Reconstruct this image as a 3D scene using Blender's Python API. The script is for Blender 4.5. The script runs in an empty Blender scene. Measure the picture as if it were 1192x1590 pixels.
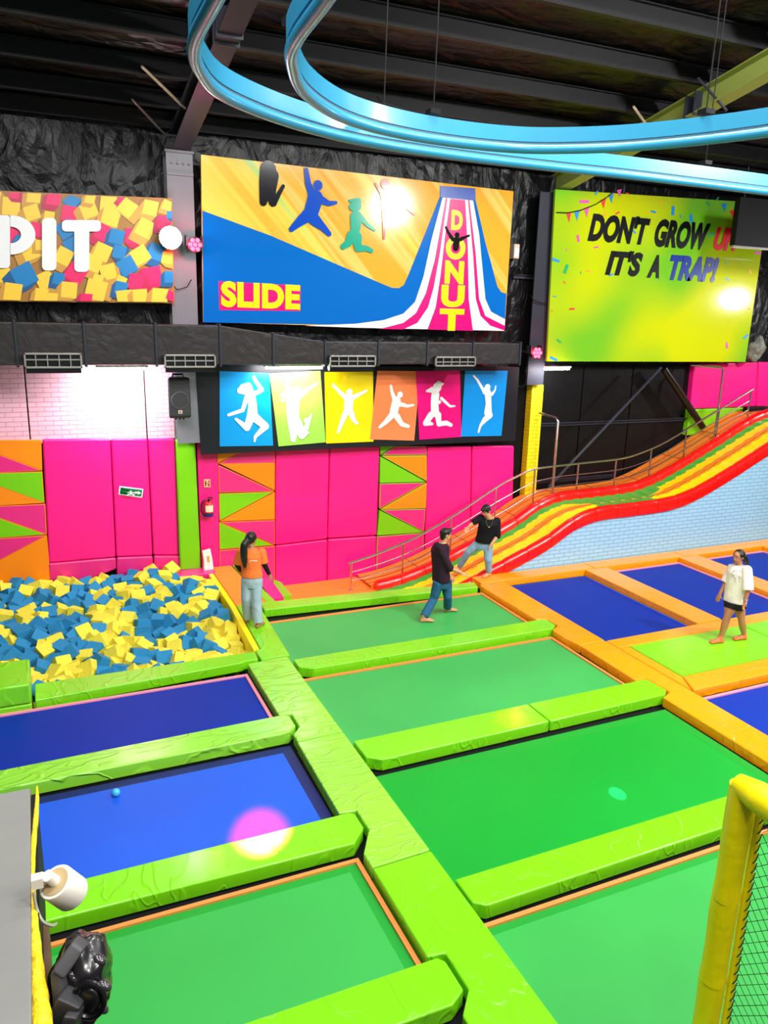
import bpy, bmesh, math, random
from mathutils import Vector, Matrix, noise
random.seed(7)
S = bpy.context.scene
COL = S.collection
PI = math.pi
R = math.radians

# ------------------------------------------------------------------ camera, world, lamps, exposure
CAM_H = 5.1
FPX, PITCH, YAW, ROLL = 1207.15, 0.25056, 0.4235, -0.02568
_cy, _sy, _cp, _sp = math.cos(YAW), math.sin(YAW), math.cos(PITCH), math.sin(PITCH)
FWD = Vector((_sy*_cp, _cy*_cp, -_sp))
_rx = Vector((_cy, -_sy, 0)); _dn = FWD.cross(_rx)
RGT = math.cos(ROLL)*_rx + math.sin(ROLL)*_dn
DWN = -math.sin(ROLL)*_rx + math.cos(ROLL)*_dn
EYE = Vector((0, 0, CAM_H))
cam = bpy.data.cameras.new('camera')
cam.sensor_fit = 'HORIZONTAL'; cam.sensor_width = 36.0
cam.lens = 36.0*FPX/1192.0
cam.clip_start = 0.05; cam.clip_end = 200
camo = bpy.data.objects.new('camera', cam); COL.objects.link(camo)
mw = Matrix.Identity(4)
for i in range(3):
    mw[i][0] = RGT[i]; mw[i][1] = -DWN[i]; mw[i][2] = -FWD[i]; mw[i][3] = EYE[i]
camo.matrix_world = mw
S.camera = camo

S.view_settings.view_transform = 'Standard'
S.view_settings.look = 'None'
S.view_settings.gamma = 1.0
S.view_settings.use_curve_mapping = False
S.view_settings.exposure = -0.12
S.cycles.use_denoising = True
S.cycles.max_bounces = 6

W = bpy.data.worlds.new('hall_ambience'); S.world = W; W.use_nodes = True
W.node_tree.nodes['Background'].inputs[0].default_value = (0.95, 0.97, 1.0, 1)
W.node_tree.nodes['Background'].inputs[1].default_value = 0.14

def lamp(name, kind, loc, power, color=(1, 1, 1), target=None, size=None, size_y=None, spot=None, blend=.3, radius=None):
    l = bpy.data.lights.new(name, kind); l.energy = power; l.color = color
    o = bpy.data.objects.new(name, l); COL.objects.link(o); o.location = loc
    if kind == 'AREA':
        l.shape = 'RECTANGLE'; l.size = size; l.size_y = size_y or size
    if kind == 'SPOT':
        l.spot_size = R(spot); l.spot_blend = blend
    if radius is not None and kind in ('SPOT', 'POINT'): l.shadow_soft_size = radius
    if target is not None:
        o.rotation_euler = (Vector(target)-Vector(loc)).to_track_quat('-Z', 'Y').to_euler()
    return o
# unseen area panels added overhead and behind the viewer for overall light
for ly, lz in ((-2.0, 11.2), (2.0, 10.7), (6.0, 9.9)):
    for lx in (0.0, 4.5, 9.0, 13.5):
        lamp('overhead_fill_light', 'AREA', (lx, ly, lz), 300, (1.0, .99, .97), (lx+.6, ly+3.6, 0), 1.6, .7)
lamp('post_fill_light', 'AREA', (3.0, -.6, 6.2), 110, (1, .98, .95), (3.9, 4.0, 1.6), 1.2, .5)  # unseen area light, added near the viewer to brighten the yellow post
# flood lamps whose glare shows on the glossy signs and that throw the long shadows
lamp('flood_lamp', 'SPOT', (12.3, 2.3, 8.83), 3000, (1, .98, .95), (7.0, 13.0, 2.0), spot=95, blend=.5, radius=.22)
lamp('flood_lamp', 'SPOT', (19.9, 11.25, 5.78), 850, (1, .98, .95), (9.0, 10.5, 1.0), spot=150, blend=.4, radius=.16)
# coloured disco spots
lamp('magenta_spot', 'SPOT', (3.75, 14.2, 5.65), 36000, (1.0, 0, .10), (1.74, 6.72, -.1), spot=3.3, blend=.5, radius=.12)
lamp('pink_spot', 'SPOT', (2.9, 12.6, 6.3), 260, (1.0, .02, .35), (2.66, 12.7, 8.3), spot=26, blend=1, radius=.05)
lamp('amber_spot', 'SPOT', (3.2, 13.2, 7.4), 5000, (1.0, .35, .02), (5.35, 7.62, 0), spot=3.0, blend=.6, radius=.03)
lamp('cyan_spot', 'SPOT', (7.4, 12.4, 7.6), 15000, (.1, .6, 1.0), (5.68, 5.97, -.1), spot=1.1, blend=.3, radius=.01)

# ------------------------------------------------------------------ pixel -> point on a real plane
def ray(px, py): return FWD + RGT*((px-596)/FPX) + DWN*((py-795)/FPX)
def onz(px, py, z=0.0):
    r = ray(px, py); return EYE + r*((z-CAM_H)/r.z)
def ony(px, py, y):
    r = ray(px, py); return EYE + r*(y/r.y)
FH = Vector((_sy, _cy, 0)); RH = Vector((_cy, -_sy, 0))
def ond(px, py, d):
    r = ray(px, py); return EYE + r*(d/r.dot(FH))

# ------------------------------------------------------------------ materials
def lin(c):
    return tuple(((v/255)/12.92 if v/255 <= .04045 else ((v/255+.055)/1.055)**2.4) for v in c)
MATS = {}
def mat(name, rgb, rough=.5, metal=0.0, bump=0.0, bscale=8.0, stretch=(1, 1, 1), emit=None, estr=1.0, coat=0.0, var=0.0, spec=.5, raw=False):
    m = bpy.data.materials.new(name); m.use_nodes = True
    nt = m.node_tree; N = nt.nodes; L = nt.links
    b = N['Principled BSDF']
    c = rgb if raw else lin(rgb)
    b.inputs['Base Color'].default_value = (*c, 1)
    b.inputs['Roughness'].default_value = rough
    b.inputs['Metallic'].default_value = metal
    b.inputs['Specular IOR Level'].default_value = spec
    b.inputs['Coat Weight'].default_value = coat
    if coat: b.inputs['Coat Roughness'].default_value = .06 if rough < .2 else .14
    if emit is not None:
        b.inputs['Emission Color'].default_value = (*emit, 1); b.inputs['Emission Strength'].default_value = estr
    if bump or var:
        tc = N.new('ShaderNodeTexCoord'); mp = N.new('ShaderNodeMapping'); mp.inputs['Scale'].default_value = stretch
        nz = N.new('ShaderNodeTexNoise'); nz.inputs['Scale'].default_value = bscale; nz.inputs['Detail'].default_value = 2.0 if bump > .3 and bscale < 4 else 5
        L.new(tc.outputs['Object'], mp.inputs['Vector']); L.new(mp.outputs[0], nz.inputs['Vector'])
        if bump:
            bp = N.new('ShaderNodeBump'); bp.inputs['Strength'].default_value = bump; bp.inputs['Distance'].default_value = .05
            L.new(nz.outputs['Fac'], bp.inputs['Height']); L.new(bp.outputs[0], b.inputs['Normal'])
        if var:
            mx = N.new('ShaderNodeMix'); mx.data_type = 'RGBA'
            mx.inputs['A'].default_value = (*[v*(1-var) for v in c], 1); mx.inputs['B'].default_value = (*[min(1, v*(1+var)) for v in c], 1)
            L.new(nz.outputs['Fac'], mx.inputs['Factor']); L.new(mx.outputs['Result'], b.inputs['Base Color'])
    MATS[name] = m
    return m

def creased(m, scale, stretch, strength=.5, width=.035):
    # wrinkles of slack vinyl: thin ridges along the level lines of a stretched noise
    nt = m.node_tree; N = nt.nodes; L = nt.links; b = N['Principled BSDF']
    tc = N.new('ShaderNodeTexCoord'); mp = N.new('ShaderNodeMapping'); mp.inputs['Scale'].default_value = stretch
    nz = N.new('ShaderNodeTexNoise'); nz.inputs['Scale'].default_value = scale; nz.inputs['Detail'].default_value = 1.5; nz.inputs['Distortion'].default_value = .6
    L.new(tc.outputs['Object'], mp.inputs['Vector']); L.new(mp.outputs[0], nz.inputs['Vector'])
    a = N.new('ShaderNodeMath'); a.operation = 'SUBTRACT'; a.inputs[1].default_value = .5; L.new(nz.outputs['Fac'], a.inputs[0])
    c = N.new('ShaderNodeMath'); c.operation = 'ABSOLUTE'; L.new(a.outputs[0], c.inputs[0])
    r = N.new('ShaderNodeMapRange'); r.interpolation_type = 'SMOOTHSTEP'; r.inputs['From Min'].default_value = 0; r.inputs['From Max'].default_value = width
    r.inputs['To Min'].default_value = 1; r.inputs['To Max'].default_value = 0; L.new(c.outputs[0], r.inputs['Value'])
    bp = N.new('ShaderNodeBump'); bp.inputs['Strength'].default_value = strength; bp.inputs['Distance'].default_value = .012
    ad = N.new('ShaderNodeMath'); ad.operation = 'MULTIPLY_ADD'; ad.inputs[1].default_value = 1.5; L.new(nz.outputs['Fac'], ad.inputs[0]); L.new(r.outputs[0], ad.inputs[2])
    L.new(ad.outputs[0], bp.inputs['Height']); L.new(bp.outputs[0], b.inputs['Normal'])
    return m

def brick_mat(name, rgb, mortar, scale=1.0, bw=.26, bh=.085):
    m = mat(name, rgb, .55)
    nt = m.node_tree; N = nt.nodes; L = nt.links; b = N['Principled BSDF']
    tc = N.new('ShaderNodeTexCoord'); sp = N.new('ShaderNodeSeparateXYZ'); cb = N.new('ShaderNodeCombineXYZ')
    L.new(tc.outputs['Object'], sp.inputs[0]); L.new(sp.outputs['X'], cb.inputs['X']); L.new(sp.outputs['Z'], cb.inputs['Y'])
    br = N.new('ShaderNodeTexBrick')
    br.inputs['Scale'].default_value = scale; br.inputs['Brick Width'].default_value = bw; br.inputs['Row Height'].default_value = bh
    br.inputs['Mortar Size'].default_value = .007; br.inputs['Mortar Smooth'].default_value = .35
    br.inputs['Color1'].default_value = (*lin(rgb), 1); br.inputs['Color2'].default_value = (*[v*.96 for v in lin(rgb)], 1)
    br.inputs['Mortar'].default_value = (*lin(mortar), 1)
    L.new(cb.outputs[0], br.inputs['Vector']); L.new(br.outputs['Color'], b.inputs['Base Color'])
    iv = N.new('ShaderNodeMath'); iv.operation = 'SUBTRACT'; iv.inputs[0].default_value = 1; L.new(br.outputs['Fac'], iv.inputs[1])
    bp = N.new('ShaderNodeBump'); bp.inputs['Strength'].default_value = .7; bp.inputs['Distance'].default_value = .02
    L.new(iv.outputs[0], bp.inputs['Height']); L.new(bp.outputs[0], b.inputs['Normal'])
    return m

def foil_mat(name, tint, rough=.3, bump=.9, sc=3.0, stretch=(1, 1, 1)):
    m = mat(name, tint, rough, raw=True, spec=.22)
    nt = m.node_tree; N = nt.nodes; L = nt.links; b = N['Principled BSDF']
    tc = N.new('ShaderNodeTexCoord'); mp = N.new('ShaderNodeMapping'); mp.inputs['Scale'].default_value = stretch
    L.new(tc.outputs['Object'], mp.inputs['Vector'])
    n1 = N.new('ShaderNodeTexNoise'); n1.inputs['Scale'].default_value = sc; n1.inputs['Detail'].default_value = 8; n1.inputs['Distortion'].default_value = 1.2
    v1 = N.new('ShaderNodeTexVoronoi'); v1.feature = 'DISTANCE_TO_EDGE'; v1.inputs['Scale'].default_value = sc*2.2
    L.new(mp.outputs[0], n1.inputs['Vector']); L.new(mp.outputs[0], v1.inputs['Vector'])
    ad = N.new('ShaderNodeMath'); ad.operation = 'MULTIPLY_ADD'; ad.inputs[1].default_value = .35
    L.new(v1.outputs['Distance'], ad.inputs[0]); L.new(n1.outputs['Fac'], ad.inputs[2])
    bp = N.new('ShaderNodeBump'); bp.inputs['Strength'].default_value = bump; bp.inputs['Distance'].default_value = .12
    L.new(ad.outputs[0], bp.inputs['Height']); L.new(bp.outputs[0], b.inputs['Normal'])
    return m

VW = dict(bump=.4, bscale=3.0, coat=.25, stretch=(1.5, 4, 1))
LIME = creased(mat('lime_vinyl', (122, 214, 20), .28, coat=.3), 1.5, (2.2, 1, 1), .45)
LIME2 = creased(mat('lime_raised_vinyl', (142, 220, 58), .26, coat=.4), 2.0, (1, 3.2, 1), .8, .05)
ORANGE = creased(mat('orange_vinyl', (255, 158, 10), .28, coat=.3), 1.4, (1.2, 1.6, 1), .4)
YELLOW = mat('yellow_vinyl', (255, 238, 0), .35, bump=.25, bscale=6, coat=.2)
PINK = mat('pink_vinyl', (255, 18, 135), .38, bump=.18, bscale=3.0, coat=.15)
PINK2 = mat('magenta_vinyl', (235, 40, 130), .38, bump=.18, bscale=3.0, coat=.15)
WORANGE = mat('wall_orange_vinyl', (255, 140, 10), .38, bump=.18, bscale=3.0, coat=.15)
WLIME = mat('wall_lime_vinyl', (120, 205, 10), .38, bump=.2, bscale=3.0, coat=.15)
SEAM = mat('piping_pink', (255, 90, 150), .5)
GREEN_A = mat('green_mat_soft', (56, 166, 80), .5, var=.14, bscale=.9, spec=.4)
GREEN_B = mat('green_mat_vivid', (0, 152, 44), .42, var=.12, bscale=.7, spec=.4)
GREEN_C = mat('green_mat_near', (50, 165, 70), .5, var=.12, bscale=.8, spec=.4)
GREEN_E = mat('green_mat_border', (20, 150, 45), .45)
BLUE_A = mat('blue_mat_deep', (0, 46, 155), .6, var=.12, bscale=1.2, spec=.2)
BLUE_B = mat('blue_mat_bright', (24, 88, 212), .5, var=.10, bscale=1.0, spec=.3)
BLUE_E = mat('blue_mat_border', (4, 26, 95), .5)
PIPE_O = mat('orange_piping', (240, 140, 70), .5)
PIPE_P = mat('pink_piping', (250, 150, 170), .5)
BLACK = mat('black_frame', (12, 12, 14), .6, spec=.2)
BLACKG = mat('black_gloss', (12, 12, 14), .28)
BOARD = mat('black_board', (26, 27, 34), .4, spec=.3)
DUCT = foil_mat('duct_foil', (.036, .031, .032), .36, .25, 2.2)
FOILW = foil_mat('wall_foil', (.006, .006, .007), .30, .8, 1.3, (1.2, 1, .8))
FOILR = foil_mat('roof_foil', (.007, .006, .007), .32, .7, 1.6, (.6, 1.4, 1))
PURL = mat('purlin_paint', (26, 25, 29), .5, spec=.25, var=.3, bscale=1.5)
STEELD = mat('dark_steel_paint', (44, 46, 58), .5, spec=.3, var=.15, bscale=2)
GREYCOL = mat('grey_column_paint', (118, 118, 126), .5, var=.1, bscale=3)
STEEL = mat('brushed_steel', (200, 196, 190), .25, metal=1.0)
ALU = mat('bare_aluminium', (170, 165, 160), .4, metal=.8)
TRACK = mat('blue_track_paint', (52, 150, 190), .3, coat=.2)
GROOVE = mat('track_groove', (120, 150, 165), .5)
LBRICK = brick_mat('light_blue_brick_foam', (160, 205, 232), (120, 172, 208))
WBRICK = brick_mat('pale_pink_brick_foam', (248, 188, 206), (228, 150, 176))
YBRICK = brick_mat('yellow_brick_foam', (252, 228, 10), (225, 195, 5))
RED = mat('red_vinyl', (238, 14, 8), .3, coat=.35, bump=.15, bscale=5)
SGREEN = mat('slide_green', (40, 170, 62), .4, coat=.2)
SYELL = mat('slide_yellow', (255, 222, 0), .4, coat=.2)
SORNG = mat('slide_orange', (245, 140, 25), .4, coat=.2)
ROPE = mat('stair_orange_vinyl', (255, 138, 44), .5, bump=.15, bscale=4)
DLINE = mat('seam_dark', (165, 72, 12), .7)
FY = mat('foam_yellow', (228, 214, 62), .85, bump=.25, bscale=25)
FB = mat('foam_blue', (28, 126, 174), .85, bump=.25, bscale=25)
WHITE = mat('white_print', (240, 240, 242), .4)
FLOOR = mat('dark_floor', (22, 22, 26), .7)
TUBE = mat('tube_light_glow', (255, 255, 255), .5, emit=(1, .99, 1), estr=40)
LEDW = mat('led_white_glow', (255, 255, 255), .5, emit=(1, .98, 1), estr=60)
LEDR = mat('led_red_glow', (255, 20, 30), .5, emit=(1, .03, .06), estr=14)

# ------------------------------------------------------------------ mesh helpers
ABS = {}
def absloc(o): return ABS.get(o.name, Vector((0, 0, 0)))
class MB:
    def __init__(s): s.v = []; s.f = []; s.m = []
    def add(s, vs, fs, m=0):
        n = len(s.v); s.v += [Vector(p) for p in vs]; s.f += [tuple(i+n for i in f) for f in fs]; s.m += [m]*len(fs)
        return s
    def box(s, x0, x1, y0, y1, z0, z1, m=0):
        return s.add([(x0,y0,z0),(x1,y0,z0),(x1,y1,z0),(x0,y1,z0),(x0,y0,z1),(x1,y0,z1),(x1,y1,z1),(x0,y1,z1)],
                     [(0,3,2,1),(4,5,6,7),(0,1,5,4),(1,2,6,5),(2,3,7,6),(3,0,4,7)], m)
    def prism(s, top, bot, m=0):                      # two matching loops of points
        n = len(top)
        return s.add(list(bot)+list(top), [tuple(range(n-1, -1, -1)), tuple(range(n, 2*n))] + [(i, (i+1) % n, n+(i+1) % n, n+i) for i in range(n)], m)
    def flat(s, poly, z0, z1, m=0):                   # ground polygon
        return s.prism([(x, y, z1) for x, y in poly], [(x, y, z0) for x, y in poly], m)
    def plate(s, pts, depth, m=0):                    # polygon on an XZ wall, y taken from pts, thickness towards +y
        pts = [Vector(p) for p in pts]
        a = sum((pts[i].x*pts[(i+1) % len(pts)].z - pts[(i+1) % len(pts)].x*pts[i].z) for i in range(len(pts)))
        if a < 0: pts = pts[::-1]
        return s.prism(pts, [p+Vector((0, depth, 0)) for p in pts], m)
    def rod(s, a, b, r0, r1=None, n=10, m=0, cap=True):
        return s.path([a, b], [r0, r0 if r1 is None else r1], n, m, cap)
    def path(s, pts, rad, n=10, m=0, cap=True, closed=False):
        pts = [Vector(p) for p in pts]; k = len(pts)
        if not hasattr(rad, '__len__'): rad = [rad]*k
        vs = []; prev = None
        for i, p in enumerate(pts):
            t = (pts[min(i+1, k-1)]-pts[max(i-1, 0)]).normalized()
            if prev is None:
                u = t.cross(Vector((0, 0, 1)))
                if u.length < 1e-3: u = t.cross(Vector((1, 0, 0)))
            else: u = prev - t*prev.dot(t)
            u.normalize(); prev = u; w = t.cross(u)
            for j in range(n):
                a = 2*PI*j/n; vs.append(p + u*(math.cos(a)*rad[i]) + w*(math.sin(a)*rad[i]))
        fs = [(i*n+j, i*n+(j+1) % n, (i+1)*n+(j+1) % n, (i+1)*n+j) for i in range(k-1) for j in range(n)]
        if cap: fs += [tuple(range(n-1, -1, -1)), tuple((k-1)*n+j for j in range(n))]
        return s.add(vs, fs, m)
    def rings(s, rings, m=0):                         # list of loops (same count) -> closed loft
        n = len(rings[0]); k = len(rings); vs = [p for r in rings for p in r]
        fs = [(i*n+j, i*n+(j+1) % n, (i+1)*n+(j+1) % n, (i+1)*n+j) for i in range(k-1) for j in range(n)]
        fs += [tuple(range(n-1, -1, -1)), tuple((k-1)*n+j for j in range(n))]
        return s.add(vs, fs, m)
    def ball(s, c, rx, ry=None, rz=None, n=14, k=9, m=0, ax=None):
        ry = ry or rx; rz = rz or rx; c = Vector(c)
        X, Y, Z = ax or (Vector((1,0,0)), Vector((0,1,0)), Vector((0,0,1)))
        vs = [c - Z*rz]; 
        for i in range(1, k):
            t = PI*i/k
            for j in range(n):
                a = 2*PI*j/n; vs.append(c + X*(rx*math.sin(t)*math.cos(a)) + Y*(ry*math.sin(t)*math.sin(a)) - Z*(rz*math.cos(t)))
        vs.append(c + Z*rz); e = len(vs)-1
        fs = [(0, 1+(j+1) % n, 1+j) for j in range(n)]
        fs += [(1+(i-1)*n+j, 1+(i-1)*n+(j+1) % n, 1+i*n+(j+1) % n, 1+i*n+j) for i in range(1, k-1) for j in range(n)]
        fs += [(e, 1+(k-2)*n+j, 1+(k-2)*n+(j+1) % n) for j in range(n)]
        return s.add(vs, fs, m)
    def build(s, name, mats, parent=None, bevel=0, seg=2, smooth=False, origin=None, angle=35):
        me = bpy.data.meshes.new(name); o = bpy.data.objects.new(name, me); COL.objects.link(o)
        if origin is None:
            if parent is not None: org = absloc(parent)
            else:
                xs = [p.x for p in s.v]; ys = [p.y for p in s.v]; zs = [p.z for p in s.v]
                org = Vector(((min(xs)+max(xs))/2, (min(ys)+max(ys))/2, min(zs)))
        else: org = Vector(origin)
        me.from_pydata([tuple(p-org) for p in s.v], [], s.f)
        if not isinstance(mats, (list, tuple)): mats = [mats]
        for q in mats: me.materials.append(q)
        for i, pl in enumerate(me.polygons): pl.material_index = s.m[i]
        bm = bmesh.new(); bm.from_mesh(me); bmesh.ops.recalc_face_normals(bm, faces=bm.faces)
        if bevel:
            ed = [e for e in bm.edges if len(e.link_faces) == 2 and e.calc_face_angle(0) > R(25)]
            bmesh.ops.bevel(bm, geom=ed, offset=bevel, segments=seg, profile=.5, affect='EDGES', clamp_overlap=True)
        bm.to_mesh(me); bm.free()
        if smooth or bevel:
            for pl in me.polygons: pl.use_smooth = True
            try: me.set_sharp_from_angle(angle=R(angle))
            except Exception: pass
            if bevel: wn = o.modifiers.new('normals', 'WEIGHTED_NORMAL'); wn.keep_sharp = True; wn.weight = 100
        if parent is not None:
            o.parent = parent; o.location = org - absloc(parent)
        else: o.location = org
        ABS[o.name] = org
        return o

def tag(o, label, cat, group=None, kind=None):
    o['label'] = label; o['category'] = cat
    if group: o['group'] = group
    if kind: o['kind'] = kind
    return o
def struct(o): o['kind'] = 'structure'; return o
def thing(name, loc, label, cat, group=None, kind=None):
    o = bpy.data.objects.new(name, None); COL.objects.link(o); o.location = loc; o.empty_display_size = .1
    ABS[o.name] = Vector(loc)
    return tag(o, label, cat, group, kind)

def text_mesh(s, off=0.0, shear=0.0, space=1.0, ext=.02):
    cu = bpy.data.curves.new('t', 'FONT'); cu.body = s; cu.offset = off; cu.shear = shear; cu.space_character = space
    cu.extrude = ext; cu.resolution_u = 4
    o = bpy.data.objects.new('t', cu); COL.objects.link(o)
    dg = bpy.context.evaluated_depsgraph_get(); dg.update()
    me = bpy.data.meshes.new_from_object(o.evaluated_get(dg))
    vs = [v.co.copy() for v in me.vertices]; fs = [tuple(p.vertices) for p in me.polygons]
    bpy.data.objects.remove(o); bpy.data.curves.remove(cu); bpy.data.meshes.remove(me)
    return vs, fs
def wall_text(mb, s, x0, x1, z0, z1, y, depth=.004, m=0, rot=0.0, **k):
    vs, fs = text_mesh(s, **k)
    ax = min(v.x for v in vs); bx = max(v.x for v in vs); ay = min(v.y for v in vs); by = max(v.y for v in vs)
    cz = max(v.z for v in vs) or 1
    out = []; cx, czz = (x0+x1)/2, (z0+z1)/2
    for v in vs:
        X = x0+(v.x-ax)/(bx-ax)*(x1-x0); Z = z0+(v.y-ay)/(by-ay)*(z1-z0)
        dx, dz = X-cx, Z-czz
        out.append((cx+dx*math.cos(rot)-dz*math.sin(rot), y - (v.z/cz)*depth/2, czz+dx*math.sin(rot)+dz*math.cos(rot)))
    mb.add(out, fs, m)
def wall_text_px(mb, s, p0, p1, y, **k):              # p0 = lower left pixel, p1 = upper right pixel
    a = ony(*p0, y); b = ony(*p1, y)
    wall_text(mb, s, a.x, b.x, a.z, b.z, y, **k)

def disc(mb, c, r, y, n=16, m=0, ratio=1.0):
    y -= .00025*len(mb.f)
    mb.add([(c[0]+r*math.cos(2*PI*i/n), y, c[1]+r*ratio*math.sin(2*PI*i/n)) for i in range(n)], [tuple(range(n))], m)
def limb(mb, chain, y, m=0):                          # flat printed limb: chain of (x, z, r)
    for (x0, z0, r0), (x1, z1, r1) in zip(chain, chain[1:]):
        d = math.hypot(x1-x0, z1-z0) or 1e-6; nx, nz = -(z1-z0)/d, (x1-x0)/d
        yy = y-.00025*len(mb.f)
        mb.add([(x0+nx*r0, yy, z0+nz*r0), (x1+nx*r1, yy, z1+nz*r1), (x1-nx*r1, yy, z1-nz*r1), (x0-nx*r0, yy, z0-nz*r0)], [(0, 1, 2, 3)], m)
    for x, z, r in chain: disc(mb, (x, z), r, y, 14, m)
def figure(mb, chains, conv, y, k, m=0):              # chains in picture units of one crop
    for ch in chains:
        out = []
        for x, yy, r in ch:
            p = ony(*conv(x, yy), y); out.append((p.x, p.z, r*k))
        limb(mb, out, y, m)
# ------------------------------------------------------------------ the hall shell
WY = 15.3
ZF = -0.62
m = MB(); m.box(-6, 26, -4, 15.6, ZF-.2, ZF); struct(m.build('floor', FLOOR))
m = MB(); m.box(-6, 26, WY, WY+.12, ZF, 9.4); struct(m.build('wall_back', FOILW))
m = MB(); m.prism([(-6, 15.6, 8.36), (26, 15.6, 8.36), (26, -3, 12.08), (-6, -3, 12.08)], [(-6, 15.6, 8.30), (26, 15.6, 8.30), (26, -3, 12.02), (-6, -3, 12.02)])
struct(m.build('ceiling', FOILR))
# black platform that carries the mats and pads
m = MB(); m.box(-.6, 2.97, -1, 10.38, ZF, -.16); m.box(2.97, 7.85, -1, 12.82, ZF, -.16); m.box(7.85, 18, -1, 12.82, ZF, -.16); m.box(-3, -.6, -1, 10.38, ZF, -.16)
struct(m.build('trim_1', BLACK))

def zpb(y): return 8.13+.2*(15.2-y)
def onroof(px, py):
    r = ray(px, py); t = (8.13+.2*15.2-CAM_H)/(r.z+.2*r.y); return EYE+r*t
ords = ['first', 'second', 'third', 'fourth', 'fifth', 'sixth', 'seventh']
for i, y in enumerate((15.12, 14.35, 13.35, 12.25, 11.05, 9.9, 8.75)):
    z = zpb(y); m = MB()
    for zz, y0, y1 in ((z, y-.02, y+.02),):
        m.box(-4, 24, y-.02, y+.02, z, z+.22+.0)
        m.box(-4, 24, y-.02, y+.09, z-.012, z+.004); m.box(-4, 24, y-.09, y+.02, z+.216, z+.232)
    o = m.build('roof_purlin', PURL)
    tag(o, 'long black roof purlin, %s one out from the back wall' % ords[i], 'beam', 'roof purlins')
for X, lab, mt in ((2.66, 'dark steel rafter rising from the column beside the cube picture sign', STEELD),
                   (10.75, 'pale lime-lit steel rafter rising from the column beside the lime green sign', mat('lime_lit_steel', (150, 165, 80), .45))):  # lime lamplight on this rafter's flange is put into its base colour
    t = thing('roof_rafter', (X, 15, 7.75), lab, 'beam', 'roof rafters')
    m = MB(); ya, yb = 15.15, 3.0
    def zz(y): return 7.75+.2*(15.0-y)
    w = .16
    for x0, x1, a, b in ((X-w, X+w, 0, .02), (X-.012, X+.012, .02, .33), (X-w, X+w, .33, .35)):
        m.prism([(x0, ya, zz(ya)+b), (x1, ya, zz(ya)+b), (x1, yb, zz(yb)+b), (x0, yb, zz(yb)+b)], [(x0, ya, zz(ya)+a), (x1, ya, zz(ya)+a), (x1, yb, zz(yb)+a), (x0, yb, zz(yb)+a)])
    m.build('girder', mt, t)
    m = MB()
    for yy in (11.35, 11.15): m.prism([(X-w-.02, yy, zz(yy)+.36), (X+w+.02, yy, zz(yy)+.36), (X+w+.02, yy-.03, zz(yy)+.36), (X-w-.02, yy-.03, zz(yy)+.36)], [(X-w-.02, yy, zz(yy)-.03), (X+w+.02, yy, zz(yy)-.03), (X+w+.02, yy-.03, zz(yy)-.03), (X-w-.02, yy-.03, zz(yy)-.03)])
    m.build('splice_plate', STEELD, t, bevel=.006)
for (a, b, X, lab, c) in (((220, 103), (287, 168), 2.6, 'bare cream fly brace left of the dark rafter, upper one', mat('cream_paint', (205, 190, 165), .5)),
                    ((205, 154), (265, 219), 2.6, 'short mottled fly brace left of the dark rafter, lower one near the column', ALU),
                    ((983, 165), (1012, 206), 10.75, 'short pale fly brace above the blue track at the lime-lit rafter', MATS['cream_paint'] if 'cream_paint' in MATS else ALU),
                    ((1083, 121), (1128, 172), 10.75, 'dark fly brace over the lime-lit rafter near the upper right corner', STEELD)):
    p = onroof(*a); r = ray(*b); q = EYE+r*(X/r.x)
    tag(MB().rod(p, q, .022, n=8).build('fly_brace', c), lab, 'brace', 'fly braces')
for a, b, lab in (((592, 158), (742, 208), 'thin wire running down towards the blue track over the slide sign'), ((1000, 188), (850, 213), 'thin wire rising to the right above the upper blue track')):
    tag(MB().path([onroof(a[0]-8, a[1]-6)+Vector((0, 0, .03)), ony(*a, 12.4), ony(*b, 14.9), ony(b[0]+(6 if b[0] < 800 else -6), b[1]+3, 15.31)], .008, n=6).build('wire', STEELD), lab, 'wire')

# columns
m = MB(); x0, x1 = 2.40, 2.86
m.box(x0, x0+.46, 14.93, 14.96, 2.6, 7.75); m.box(x0+.2, x0+.25, 14.96, 15.26, 2.6, 7.75); m.box(x0, x1, 15.24, 15.27, 2.6, 7.75)
t = thing('steel_column', (2.63, 15.1, 2.6), 'grey steel column between the cube picture sign and the slide sign', 'column')
m.build('shaft', GREYCOL, t)
m = MB(); m.box(x0-.02, x1+.02, 14.90, 15.28, 7.72, 7.76); m.box(x0, x1, 14.905, 14.93, 7.35, 7.40)
for bx in (2.5, 2.6, 2.7, 2.8): m.rod((bx, 14.93, 7.55), (bx, 14.89, 7.55), .02, n=6)
m.build('cap_plate', GREYCOL, t)
t = thing('steel_column', (10.42, 15.1, ZF), 'dark steel column between the slide sign and the lime green sign', 'column')
m = MB(); m.box(10.2, 10.64, 14.93, 14.96, 3.6, 7.7); m.box(10.40, 10.44, 14.96, 15.26, 3.6, 7.7); m.build('shaft', STEELD, t)
m = MB(); m.box(10.44, 10.76, 15.06, 15.29, .9, 3.58); m.build('padding', YBRICK, t, bevel=.02)

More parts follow.
